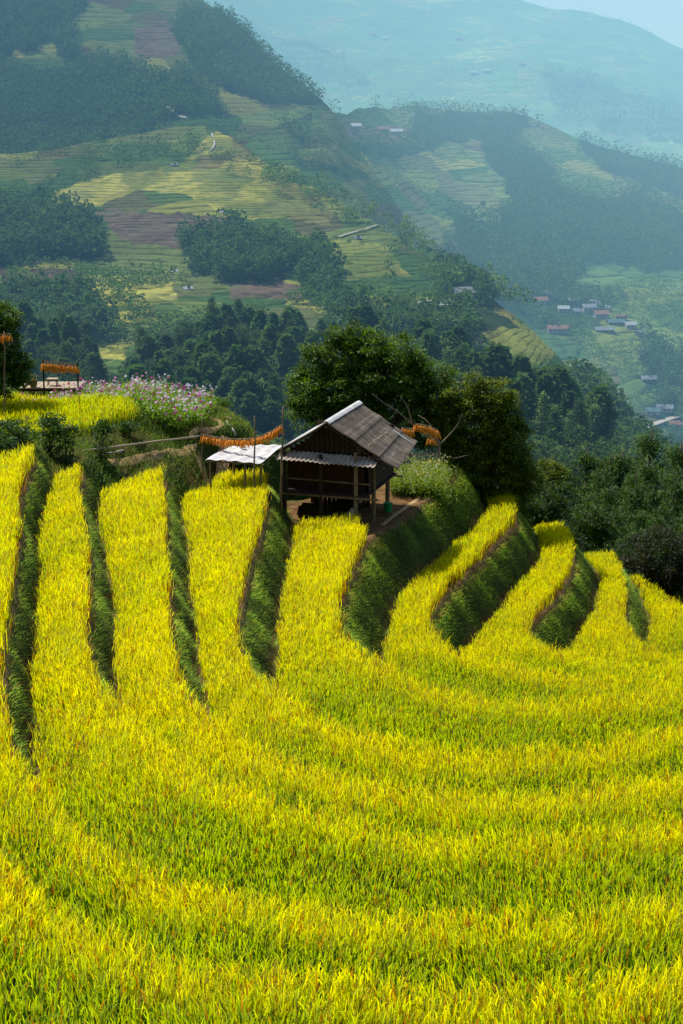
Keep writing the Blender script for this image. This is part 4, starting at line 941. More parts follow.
C_ = loft([(-330, [(260, 860), (150, 1080), (50, 1350), (-120, 1800)]), (-60, [(260, 860), (150, 1080), (50, 1350), (-90, 1750)]), (60, [(260, 860), (150, 1080), (60, 1330), (-60, 1700)]), (160, [(250, 880), (140, 1100), (60, 1320), (-25, 1620)]), (225, [(250, 900), (150, 1080), (80, 1280), (4, 1520)]),
           (270, [(260, 900), (180, 1050), (115, 1220), (50, 1420)]), (322, [(270, 900), (200, 1020), (150, 1150), (94, 1320)]), (350, [(290, 900), (225, 1010), (175, 1120), (128, 1280)]), (385, [(330, 880), (275, 970), (225, 1060), (178, 1200)]), (440, [(370, 860), (330, 940), (290, 1020), (255, 1120)]), (600, [(450, 800), (440, 850), (430, 900), (420, 950)])],
          420, 200, 37, 34, 330, 'C')
D_ = loft([(185, [(320, 850), (235, 950), (190, 1010), (150, 1080)]), (235, [(320, 850), (235, 950), (178, 1030), (124, 1130)]), (300, [(320, 850), (235, 970), (165, 1090), (107, 1230)]), (345, [(330, 870), (235, 1030), (155, 1250), (103, 1500)]), (400, [(335, 930), (230, 1180), (145, 1520), (103, 1950)]), (460, [(350, 960), (250, 1230), (150, 1650), (106, 2100)]), (520, [(370, 920), (280, 1150), (190, 1480), (112, 2050)]),
           (600, [(400, 880), (310, 1080), (225, 1400), (140, 2000)]), (683, [(440, 840), (350, 1000), (260, 1300), (165, 1950)]), (800, [(470, 820), (390, 960), (300, 1240), (200, 1900)]), (1050, [(520, 800), (440, 940), (350, 1200), (240, 1850)])],
          420, 240, 53, 55, 480, 'D')
E_ = loft([(-400, [(230, 2300), (110, 3200), (0, 4200), (-150, 5600)]), (100, [(220, 2300), (110, 3200), (10, 4200), (-110, 5600)]), (300, [(210, 2300), (110, 3200), (20, 4200), (-80, 5500)]), (420, [(210, 2300), (110, 3100), (30, 4200), (-40, 5400)]), (530, [(215, 2250), (120, 3000), (50, 4000), (-3, 5200)]),
           (590, [(220, 2200), (130, 2900), (65, 3900), (8, 5100)]), (640, [(230, 2200), (145, 2850), (85, 3800), (22, 5000)]), (683, [(240, 2200), (160, 2800), (100, 3700), (42, 4900)]), (780, [(260, 2200), (190, 2800), (140, 3600), (90, 4700)]), (1100, [(300, 2200), (240, 2800), (190, 3600), (150, 4700)])],
          300, 200, 71, 150, 900, 'E')
def pp_mask(px, py, polys, soft=7, seed=1):
    """1 inside any polygon, ragged border"""
    jx = px + (fbm(px / 14, py / 10, 3, seed) - .5) * 2 * soft; jy = py + (fbm(px / 14 + 9, py / 10, 3, seed + 3) - .5) * 2 * soft * .7
    r = np.zeros(px.shape)
    for P in polys: r = np.maximum(r, inside(jx, jy, np.array(P, float)).astype(float))
    return r
FOREST = {
 'B': [[(-340, 190), (-60, 205), (0, 208), (45, 205), (90, 225), (100, 255), (60, 262), (0, 265), (-340, 280)], [(188, 238), (240, 236), (290, 250), (300, 270), (260, 282), (190, 275)], [(300, 265), (320, 255), (336, 290), (330, 306), (300, 300)],
       [(-340, 300), (0, 300), (90, 305), (110, 330), (90, 345), (-340, 345)], [(440, 262), (475, 290), (520, 330), (470, 330), (440, 300)], [(560, 345), (640, 385), (700, 425), (960, 480), (960, 560), (600, 500), (520, 400), (560, 370)], [(330, 312), (420, 322), (470, 335), (470, 350), (330, 345)]],
 'C': [[(-340, -200), (60, -100), (90, 5), (60, 45), (0, 60), (-340, 60)], [(-340, 70), (60, 72), (110, 60), (150, 75), (200, 85), (230, 110), (180, 118), (130, 145), (40, 165), (-20, 195), (-340, 200)], [(190, 8), (240, 5), (300, 60), (345, 85), (340, 100), (280, 105), (230, 95), (195, 65), (170, 30)], [(60, 40), (80, 30), (80, 60), (55, 60)]],
 'D': [[(418, 114), (525, 108), (540, 128), (505, 140), (470, 140), (430, 150), (412, 138)], [(350, 150), (380, 141), (430, 148), (400, 160)], [(575, 128), (610, 133), (690, 174), (1060, 250), (1060, 300), (690, 205), (590, 160)], [(478, 140), (515, 135), (545, 165), (575, 200), (640, 192), (690, 215), (690, 270), (640, 270), (600, 262), (560, 290), (500, 290), (462, 250), (450, 215), (500, 225), (510, 190)], [(440, 240), (500, 285), (560, 300), (610, 300), (600, 330), (480, 330)], [(640, 345), (700, 360), (1060, 420), (1060, 560), (690, 470), (650, 400)]],
 'E': [[(540, 70), (700, 110), (1100, 220), (1100, 260), (700, 150), (560, 120)], [(200, 20), (330, 50), (380, 90), (300, 80)]],
}
GOLD = {'B': [[(215, 128), (262, 160), (250, 166), (205, 150)], [(262, 195), (330, 205), (330, 225), (262, 215)], [(42, 200), (80, 180), (180, 165), (215, 132), (235, 136), (215, 160), (290, 165), (330, 190), (370, 208), (330, 218), (230, 218), (190, 195), (140, 190), (100, 205), (60, 210)], [(82, 275), (170, 275), (178, 300), (140, 308), (84, 302)], [(96, 340), (126, 340), (124, 360), (100, 360)], [(330, 240), (385, 245), (410, 275), (350, 280)], [(478, 312), (500, 312), (565, 345), (560, 356), (520, 350)], [(100, 312), (150, 310), (165, 320), (110, 326)]],
        'C': [[(0, 10), (30, 25), (60, 45), (10, 42)], [(0, 55), (70, 55), (70, 60), (0, 60)]], 'D': [[(440, 105), (520, 107), (520, 112), (440, 110)]], 'E': []}
BROWN = {'B': [[(90, 210), (230, 215), (250, 240), (180, 250), (120, 240)], [(0, 270), (80, 270), (110, 330), (60, 320), (0, 300)], [(230, 280), (330, 285), (300, 300), (230, 296)]], 'C': [[(130, 25), (200, 22), (180, 55), (140, 60)]], 'D': [[(330, 125), (420, 128), (400, 145), (330, 140)]], 'E': []}
def fieldmat(name, px_scale, step, contrast=.75, val=1.0, blotch=False):
    m, nt, nd = newmat(name); L = nt.links.new; tc = nd('ShaderNodeTexCoord')
    sep = nd('ShaderNodeSeparateXYZ'); L(tc.outputs['Object'], sep.inputs[0])
    mp = nd('ShaderNodeMapping'); mp.inputs['Scale'].default_value = (1 / px_scale, .5 / px_scale, 2.6 / px_scale); L(tc.outputs['Object'], mp.inputs[0])
    wn = nd('ShaderNodeTexNoise', i_Scale=.9, i_Detail=3); L(mp.outputs[0], wn.inputs['Vector'])
    wa = nd('ShaderNodeVectorMath', operation='MULTIPLY_ADD'); L(wn.outputs['Color'], wa.inputs[0]); wa.inputs[1].default_value = (.8, .8, .8); L(mp.outputs[0], wa.inputs[2])
    vo = nd('ShaderNodeTexVoronoi', i_Scale=1.0); L(wa.outputs[0], vo.inputs['Vector'])
    sp = nd('ShaderNodeSeparateColor'); L(vo.outputs['Color'], sp.inputs[0])
    cr = ramp(nd, [(0, (.030, .060, .018)), (.25, (.05, .085, .02)), (.45, (.075, .075, .028)), (.62, (.09, .12, .03)), (.78, (.06, .045, .025)), (.9, (.15, .15, .03)), (1, (.04, .07, .02))]); L(sp.outputs[0], cr.inputs[0])
    # terrace lines follow the height of the land; riser shade and lit lips painted
    nz = nd('ShaderNodeTexNoise', i_Scale=.012, i_Detail=2); L(tc.outputs['Object'], nz.inputs['Vector'])
    ad = nd('ShaderNodeMath', operation='MULTIPLY_ADD'); L(nz.outputs[0], ad.inputs[0]); ad.inputs[1].default_value = step * 3; L(sep.outputs[2], ad.inputs[2])
    kk = nd('ShaderNodeMath', operation='MULTIPLY_ADD'); L(sp.outputs[1], kk.inputs[0]); kk.inputs[1].default_value = .9; kk.inputs[2].default_value = .55
    d0 = nd('ShaderNodeMath', operation='DIVIDE'); L(ad.outputs[0], d0.inputs[0]); d0.inputs[1].default_value = step
    dv = nd('ShaderNodeMath', operation='MULTIPLY'); L(d0.outputs[0], dv.inputs[0]); L(kk.outputs[0], dv.inputs[1])
    fr = nd('ShaderNodeMath', operation='FRACT'); L(dv.outputs[0], fr.inputs[0])
    lr = ramp(nd, [(0, (.3, .36, .3)), (.30, (.34, .4, .34)), (.38, (1.0, 1.0, 1.0)), (.8, (1.0, 1.0, 1.0)), (.95, (1.35, 1.4, 1.2))]); L(fr.outputs[0], lr.inputs[0])
    gm = nd('ShaderNodeAttribute', attribute_name="gold"); bm_ = nd('ShaderNodeAttribute', attribute_name="brown"); fm = nd('ShaderNodeAttribute', attribute_name="forest")
    n5 = nd('ShaderNodeTexNoise', i_Scale=1 / px_scale * 1.6, i_Detail=6, i_Roughness=.7); L(tc.outputs['Object'], n5.inputs['Vector'])
    gr = ramp(nd, [(.35, (.14, .15, .025)), (.5, (.30, .26, .05)), (.62, (.18, .19, .05)), (.7, (.18, .13, .06))]); L(n5.outputs[0], gr.inputs[0])
    br = ramp(nd, [(.35, (.055, .04, .025)), (.55, (.10, .07, .05)), (.7, (.05, .07, .025))]); L(n5.outputs[0], br.inputs[0])
    m1 = nd('ShaderNodeMix', data_type='RGBA'); L(bm_.outputs['Fac'], m1.inputs[0]); L(cr.outputs[0], m1.inputs[6]); L(br.outputs[0], m1.inputs[7])
    m2 = nd('ShaderNodeMix', data_type='RGBA'); L(gm.outputs['Fac'], m2.inputs[0]); L(m1.outputs[2], m2.inputs[6]); L(gr.outputs[0], m2.inputs[7])
    st = nd('ShaderNodeMix', data_type='RGBA', blend_type='MULTIPLY'); nf = nd('ShaderNodeTexNoise', i_Scale=2.2 / px_scale, i_Detail=5, i_Roughness=.7); L(tc.outputs['Object'], nf.inputs['Vector']); rf_ = ramp(nd, [(.36, (.05, .05, .05)), (.62, (contrast, contrast, contrast))]); L(nf.outputs[0], rf_.inputs[0]); L(rf_.outputs[0], st.inputs[0]); L(m2.outputs[2], st.inputs[6]); L(lr.outputs[0], st.inputs[7])
    m3 = nd('ShaderNodeMix', data_type='RGBA'); L(fm.outputs['Fac'], m3.inputs[0]); L(st.outputs[2], m3.inputs[6]); m3.inputs[7].default_value = (.012, .026, .010, 1)
    n6 = nd('ShaderNodeTexNoise', i_Scale=4.5 / px_scale, i_Detail=8, i_Roughness=.75); L(tc.outputs['Object'], n6.inputs['Vector'])
    r6 = ramp(nd, [(.3, (.5, .5, .5)), (.6, (1.15, 1.15, 1.15))]); L(n6.outputs[0], r6.inputs[0])
    m4 = nd('ShaderNodeMix', data_type='RGBA', blend_type='MULTIPLY'); m4.inputs[0].default_value = .8; L(m3.outputs[2], m4.inputs[6]); L(r6.outputs[0], m4.inputs[7])
    out = m4
    if blotch:
        n7 = nd('ShaderNodeTexNoise', i_Scale=.006, i_Detail=9, i_Roughness=.7); L(tc.outputs['Object'], n7.inputs['Vector'])
        r7 = ramp(nd, [(.38, (0, 0, 0)), (.52, (1, 1, 1))]); L(n7.outputs[0], r7.inputs[0])
        out = nd('ShaderNodeMix', data_type='RGBA'); L(r7.outputs[0], out.inputs[0]); L(m4.outputs[2], out.inputs[6]); out.inputs[7].default_value = (.032, .06, .024, 1)
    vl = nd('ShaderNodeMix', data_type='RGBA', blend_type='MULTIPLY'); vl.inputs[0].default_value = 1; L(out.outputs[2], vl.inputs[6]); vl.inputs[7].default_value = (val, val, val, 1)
    b = nd('ShaderNodeBsdfPrincipled'); b.inputs['Roughness'].default_value = 1; b.inputs['Specular IOR Level'].default_value = 0; L(vl.outputs[2], b.inputs['Base Color'])
    bp = nd('ShaderNodeBump', i_Strength=.5, i_Distance=px_scale * .06); L(n6.outputs[0], bp.inputs['Height']); L(bp.outputs[0], b.inputs['Normal'])
    o = nd('ShaderNodeOutputMaterial'); L(b.outputs[0], o.inputs['Surface']); return m
def put_layer(G, key, name, label, mat):
    px, py = proj(G); f = pp_mask(px, py, FOREST.get(key, []), 10, 3) if key != 'A' else np.ones(px.shape)
    g = pp_mask(px, py, GOLD.get(key, []), 4, 5); b = pp_mask(px, py, BROWN.get(key, []), 8, 6)
    me = raw_mesh(name, G, grid_faces(*G.shape[:2]), attrs={'forest': f.ravel() * .9, 'gold': (g * (1 - f) * (.25 + .6 * sstep(.35, .6, fbm(G[..., 0] / 22, G[..., 1] / 40, 3, 44)))).ravel(), 'brown': (b * (1 - f)).ravel()}, smooth=True)
    me.flip_normals() if False else None
    o = link(name, me, mat); tag(o, label, 'hillside', kind='structure'); return px, py, f
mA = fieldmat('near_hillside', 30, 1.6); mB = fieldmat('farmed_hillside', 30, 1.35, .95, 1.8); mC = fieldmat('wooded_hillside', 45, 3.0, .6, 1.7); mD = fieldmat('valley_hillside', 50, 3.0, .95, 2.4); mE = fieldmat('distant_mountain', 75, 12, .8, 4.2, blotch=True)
put_layer(A_, 'A', 'forest_hill', 'dark forested hill across the valley behind the hut', mA)
put_layer(B_, 'B', 'farmed_hill', 'hillside of small golden and green terraced fields across the valley', mB)
put_layer(C_, 'C', 'wooded_hill', 'dark wooded mountainside at upper left', mC)
put_layer(D_, 'D', 'valley_hill', 'hazy blue terraced and wooded hillside at right', mD)
put_layer(E_, 'E', 'distant_mountain', 'pale blue distant mountain at upper right', mE)

def surf_sample(G, n, key):
    a, b = G.shape[:2]; b0 = b - 4; u = rng.random(n) * (a - 1.01); v = rng.random(n) * (b0 - 1.01); i = u.astype(int); j = v.astype(int); f = (u - i)[:, None]; g = (v - j)[:, None]
    P = (G[i, j] * (1 - f) + G[i + 1, j] * f) * (1 - g) + (G[i, j + 1] * (1 - f) + G[i + 1, j + 1] * f) * g; return P
def even(P, w):      # thin samples by projected cell so far slopes get even cover
    px, py = proj(P); c = (np.floor(px / w).astype(int) * 100003 + np.floor(py / w).astype(int)); _, k = np.unique(c, return_index=True); return P[k]
# blob trees (far)
bm = bmesh.new(); bmesh.ops.create_icosphere(bm, subdivisions=1, radius=1.0); bm.verts.ensure_lookup_table()
IV = np.array([v.co[:] for v in bm.verts]); IF = np.array([[v.index for v in f.verts] for f in bm.faces]); bm.free()
bm = bmesh.new(); bmesh.ops.create_icosphere(bm, subdivisions=2, radius=1.0); IV2 = np.array([v.co[:] for v in bm.verts]); IF2 = np.array([[v.index for v in f.verts] for f in bm.faces]); bm.free()
def blob_forest(P, h, name, label, cat='trees', ctop=(.05, .085, .03), cbot=(.014, .03, .012), sub=1, leafy=0, wide=.34):
    iv, fc = (IV, IF) if sub == 1 else (IV2, IF2)
    N = len(P); hh = h * rng.uniform(.55, 1.35, N) * (1 + .4 * (fbm(P[:, 0] / 40, P[:, 1] / 40, 2, 8) - .5)); w = hh * wide * rng.uniform(.7, 1.3, N)
    S = Soup()
    if leafy == 0:
        V = np.repeat(iv[None], N, 0) * (1 + rng.normal(0, .17, (N, len(iv), 1)))
        taper = 1 - .45 * np.clip(V[..., 2:3], 0, 1); V = V * np.concatenate([taper, taper, np.ones_like(taper)], 2)
        V = V * np.stack([w, w, hh * .5], 1)[:, None]; V = V + P[:, None] + np.stack([0 * hh, 0 * hh, hh * .48], 1)[:, None]
        Fc = (np.arange(N)[:, None, None] * len(iv) + fc[None]).reshape(-1, 3)
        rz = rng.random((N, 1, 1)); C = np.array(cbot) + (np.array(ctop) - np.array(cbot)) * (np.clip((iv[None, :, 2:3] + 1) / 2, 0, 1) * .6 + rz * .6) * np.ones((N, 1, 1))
        S.add(V.reshape(-1, 3), Fc, C.reshape(-1, 3))
    else:
        # several leaf-clump tiers of triangles per tree
        K = leafy; f = rng.random((N, K)); ang = rng.uniform(0, 6.283, (N, K)); rr2 = np.sqrt(rng.random((N, K)) * .8 + .2) * (w[:, None] * 1.05) * np.sin(np.clip((1 - f) * 1.0 + .12, 0, 1) * math.pi * .62)
        c = np.stack([P[:, 0:1] + np.cos(ang) * rr2, P[:, 1:2] + np.sin(ang) * rr2, P[:, 2:3] + hh[:, None] * (.18 + .84 * f)], -1).reshape(-1, 3)
        q = len(c); s = (np.repeat(hh, K) * .085 * rng.uniform(.6, 1.4, q))[:, None]
        a = rng.normal(0, 1, (q, 3)); a[:, 2] *= .5; a /= np.linalg.norm(a, axis=1, keepdims=True); b = np.cross(a, rng.normal(0, 1, (q, 3))); b /= np.linalg.norm(b, axis=1, keepdims=True)
        V = np.stack([c - a * s, c + b * s * .6, c + a * s, c - b * s * .6], 1).reshape(-1, 3); Fc = np.arange(q)[:, None] * 4 + np.array([[0, 1, 2, 3]])
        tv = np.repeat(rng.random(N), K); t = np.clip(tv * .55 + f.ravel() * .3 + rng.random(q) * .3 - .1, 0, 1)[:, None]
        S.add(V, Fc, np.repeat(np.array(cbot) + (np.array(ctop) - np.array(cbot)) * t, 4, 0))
    o = S.build(name, M['farleaf']); tag(o, label, cat, kind='stuff'); return o
def vis(P, m=60):
    px, py = proj(P); return (px > -m) & (px < 683 + m) & (py > -m) & (py < 560)
KEEP = [(h[0], h[1], 9 if h[0] < 400 else 12) for h in ((462, 300), (436, 308), (541, 303), (557, 332), (563, 311), (575, 314), (588, 312), (600, 318), (615, 325), (630, 328), (604, 331), (580, 369), (586, 377), (648, 382), (652, 414), (664, 410), (676, 426), (357, 239), (173, 272), (188, 289), (174, 166), (224, 213), (354, 129), (382, 132), (396, 134), (655, 425))]
CLEAR = [(470, 306), (505, 306), (580, 350), (590, 385), (556, 392), (500, 388), (472, 345)]
def cleared(P):      # keep yards and the striped terraces free of trees
    px, py = proj(P); k = np.ones(len(P), bool)
    for (a, b, r) in KEEP: k &= ~((np.abs(px - a) < r) & (py > b - 3) & (py < b + r * 1.3))
    return P[k & ~inside(px, py, np.array(CLEAR, float))]
def forest_pts(G, key, n, w):
    P = surf_sample(G, n, key); P = P[vis(P)]; px, py = proj(P); f = pp_mask(px, py, FOREST[key], 15, 3); return cleared(even(P[f > .5], w))
PC = forest_pts(C_, 'C', 260000, 2.7); PB = forest_pts(B_, 'B', 200000, 3.4); PD = forest_pts(D_, 'D', 200000, 3.0); PE = forest_pts(E_, 'E', 90000, 2.2)
print('forest', len(PC), len(PB), len(PD), len(PE))
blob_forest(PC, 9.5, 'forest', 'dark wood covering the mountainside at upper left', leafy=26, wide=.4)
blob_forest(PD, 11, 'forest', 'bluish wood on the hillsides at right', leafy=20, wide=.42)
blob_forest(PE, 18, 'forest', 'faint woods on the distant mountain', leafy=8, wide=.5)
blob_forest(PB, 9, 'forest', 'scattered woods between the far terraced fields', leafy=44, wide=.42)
def hedge_pts(G, n, th, w, s, seed):      # lone trees and field hedges
    P = surf_sample(G, n, ''); P = P[vis(P)]; x, y = P[:, 0], P[:, 1]; r = np.abs(fbm(x / s, y / s, 4, seed) - .5); r2 = fbm(x / (s * .6), y / (s * .6), 3, seed + 9); return cleared(even(P[(r < th) & (r2 > .42)], w))
gB = hedge_pts(B_, 60000, .02, 4.0, 110, 5); gC = hedge_pts(C_, 40000, .03, 4.0, 150, 6); gD = hedge_pts(D_, 60000, .03, 3.5, 220, 7); gE = hedge_pts(E_, 60000, .05, 2.6, 500, 8)
for Gp, h, lab, lf in ((gB, 6, 'hedges and lone trees between the far golden terraces', 40), (gC, 8, 'lone trees and hedges on the upper left mountainside', 24), (gD, 9, 'hedges and lone trees on the hazy hillside at right', 20), (gE, 14, 'dots of trees on the distant mountain', 8)):
    blob_forest(Gp, h, 'hedgerow', lab, leafy=lf, wide=.5, ctop=(.07, .12, .035), cbot=(.02, .04, .014))
Pq = surf_sample(D_, 60000, 'D'); px, py = proj(Pq); Pq = cleared(even(Pq[(px > 500) & (px < 720) & (py > 285) & (py < 460) & (fbm(Pq[:, 0] / 45, Pq[:, 1] / 60, 3, 19) > .46)], 5.5))
blob_forest(Pq, 7.5, 'village_trees', 'leafy trees growing between the village houses and fields', leafy=46, wide=.55, ctop=(.11, .17, .05), cbot=(.02, .045, .016))
# trees along the diagonal spur towards the village
def drop(P, G):
    Q = G[::3, ::2].reshape(-1, 3); out = P.copy()
    for i, p in enumerate(P): out[i, 2] = Q[np.argmin((Q[:, 0] - p[0]) ** 2 + (Q[:, 1] - p[1]) ** 2), 2]
    return out
def along(pts, n, spread, h, label, lf=60):
    Q = catmull(np.array([PY(*p) for p in pts]), 12); k = rng.integers(0, len(Q), n); P = Q[k] + np.stack([rng.normal(0, spread, n), rng.normal(0, spread, n), np.zeros(n)], 1); P = cleared(drop(P, B_))
    blob_forest(P, h, 'treeline', label, leafy=lf, wide=.48, ctop=(.10, .15, .045), cbot=(.025, .05, .018))
along([(270, 170, 925), (320, 190, 890), (370, 212, 850), (420, 240, 780), (455, 266, 725)], 130, 9, 6.5, 'tree line following the crest of the golden terraced spur')
along([(440, 268, 720), (480, 292, 690), (520, 315, 650), (560, 348, 600)], 150, 10, 7.5, 'tree line running down the spur towards the village')
along([(400, 300, 640), (440, 318, 610), (480, 330, 600), (430, 325, 600)], 120, 14, 7, 'leafy trees between the far terraces and the farmhouses')

# near ridge wood: individual trees
def ridge_tree(h, kind, sun_tone=1.0):
    S = Soup()
    if kind == 0:   # conifer-like
        C = []
        for i in range(26):
            f = i / 26; r = h * .23 * (1 - f) ** .7 + .25; k = 7
            a = rng.uniform(0, 6.28, k); C.append(np.stack([np.cos(a) * r * rng.uniform(.3, 1, k), np.sin(a) * r * rng.uniform(.3, 1, k), np.full(k, h * (.16 + .84 * f)) + rng.normal(0, .2, k)], 1))
        C = np.concatenate(C)
    else:
        C = lobes_points([((0, 0, h * .62), (h * .26, h * .26, h * .3)), ((h * .12, 0, h * .42), (h * .22, h * .22, h * .2)), ((-h * .12, .3, h * .45), (h * .2, h * .2, h * .22))], 26, .5)
    S.add(*leafcloud(C, 9, .42, .30, np.array((.060, .090, .034)) * (1.25 if kind else 1) * sun_tone, np.array((.014, .028, .012)), flat=.8)); n0 = sum(len(f) for f in S.F)
    me = S.mesh('ridge_tree'); me.materials.append(M['farleaf']); return me
tk = MB(); tk.tube([(0, 0, -1), (0.1, 0, 5), (0, .1, 9)], (.2, .14, .05), 6); TRK = tk.mesh('trunk', True); TRK.materials.append(M['bark'])
RT = [ridge_tree(h, k, l) for l in (.8, 1.9) for h, k in ((10, 0), (11.5, 0), (9, 1), (10.5, 1), (12.5, 0))]  # second set is brighter, with sunlight painted into its leaf colour
P = surf_sample(A_, 30000, 'A'); px, py = proj(P); ok = (px > -40) & (px < 640) & (py < 448) & ~((px > 96) & (px < 128)) & ~((px > 465) & (px < 585) & (py < 388)); P = P[ok]
px, py = proj(P); c = (np.floor(px / 12.5).astype(int) * 10007 + np.floor(py / 9.5).astype(int)); _, k = np.unique(c, return_index=True); P = P[k]; P = P[np.argsort(P[:, 1])]
print('ridge trees', len(P))
px, py = proj(P)
rowtop = py - 34
rnk = np.arange(len(P)); big = np.zeros(len(P), bool); big[rng.permutation(len(P))[:280]] = True
groups = 'trees of the wood on the ridge across the valley'
for p, q, b in zip(P, px, big):
    if not b: continue
    v = int(rng.integers(0, 5)) + 5 * (rng.random() < sstep(230, 420, float(q)) * .75); sc = rng.uniform(.65, 1.15); o = bpy.data.objects.new('conifer_tree' if v % 5 in (0, 1, 4) else 'broadleaf_tree', RT[v]); COL.objects.link(o); o.location = p; o.rotation_euler = (0, 0, rng.uniform(0, 6.28)); o.scale = (sc * rng.uniform(.9, 1.2), sc * rng.uniform(.9, 1.2), sc)
    tag(o, ('dark' if v < 5 else 'paler') + (' pointed conifer' if v % 5 in (0, 1, 4) else ' rounded tree') + (' in the wood across the valley, behind the flowers' if q < 290 else ' in the wood across the valley, behind the hut trees'), 'tree', groups)
blob_forest(P[~big], 10.5, 'forest', 'bluish dark wood filling the ridge across the valley', leafy=420, wide=.26)
P2 = surf_sample(A_, 12000, 'A'); px, py = proj(P2); P2 = even(P2[(px > -60) & (px < 690) & (py < 470) & ~((px > 96) & (px < 128) & (py < 380))], 9)
blob_forest(P2, 4.5, 'undergrowth', 'undergrowth between the trees of the ridge wood', 'undergrowth', leafy=120, wide=.7, ctop=(.05, .08, .03), cbot=(.012, .024, .01))

# ------------------------------------------------------------------ far houses
M['wall_w'] = noisemat('white_wall', (.30, .28, .25), (.46, .43, .38), .5, bump=.1); M['wall_b'] = noisemat('brown_wall', (.12, .07, .04), (.25, .16, .10), .5, bump=.1)
M['r_red'] = noisemat('red_roof', (.22, .09, .06), (.38, .18, .13), .4, bump=.1); M['r_grey'] = noisemat('grey_roof', (.15, .16, .17), (.32, .34, .35), .4, bump=.1); M['r_teal'] = noisemat('teal_roof', (.08, .14, .14), (.15, .24, .23), .4, bump=.1); M['r_white'] = noisemat('white_roof', (.34, .34, .33), (.55, .54, .52), .4, bump=.1); M['glass'] = noisemat('dark_window', (.02, .025, .03), (.05, .06, .07), .4, rough=.2, bump=0)
def cast(px, py, Gs):
    """first far surface met by the sight line through a photo point"""
    best = None
    for G in Gs:
        qx, qy = proj(G[:, :-3]); d = (qx - px) ** 2 + (qy - py) ** 2; i = np.unravel_index(np.argmin(d), d.shape)
        if d[i] < 30 and (best is None or G[i][1] < best[1]): best = G[i]
    return best
def house(px, py, w, l, h, rz, roof, wall, label, Gs):
    p = cast(px, py, Gs)
    if p is None: print('no ground', px, py); return
    r = empty('house', (p[0], p[1], p[2] - .5), R(rz)); mb = MB()
    V = [(-w / 2, -l / 2, 0), (w / 2, -l / 2, 0), (w / 2, l / 2, 0), (-w / 2, l / 2, 0), (-w / 2, -l / 2, h), (w / 2, -l / 2, h), (w / 2, l / 2, h), (-w / 2, l / 2, h), (-w / 2, 0, h + l * .3), (w / 2, 0, h + l * .3)]
    mb.add(V, [(0, 1, 5, 4), (3, 2, 6, 7), (0, 3, 7, 8, 4), (1, 2, 6, 9, 5), (4, 5, 9, 8), (7, 6, 9, 8)]); mb.build('wall', wall, r)
    e = .7; k = .3; G = lambda s: np.array([[(x, s * (l / 2 + e), h - e * k * 1.9 + .15), (x, 0, h + l * .3 + .18)] for x in (-w / 2 - e, w / 2 + e)], float); mb = MB(); mb.solid_sheet(G(-1), .15); mb.solid_sheet(G(1), .15); mb.build('roof', roof, r)
    for x in np.arange(-w / 2 + 1.5, w / 2 - 1, 3.0): MB().box((x, -l / 2 - .02, h * .55), (1.2, .12, 1.2)).build('window', M['glass'], r)
    MB().box((w * .1, -l / 2 - .03, 1.1), (1.1, .12, 2.0)).build('door', M['wall_b'], r)
    tag(r, label, 'house', 'far farmhouses across the valley'); return r
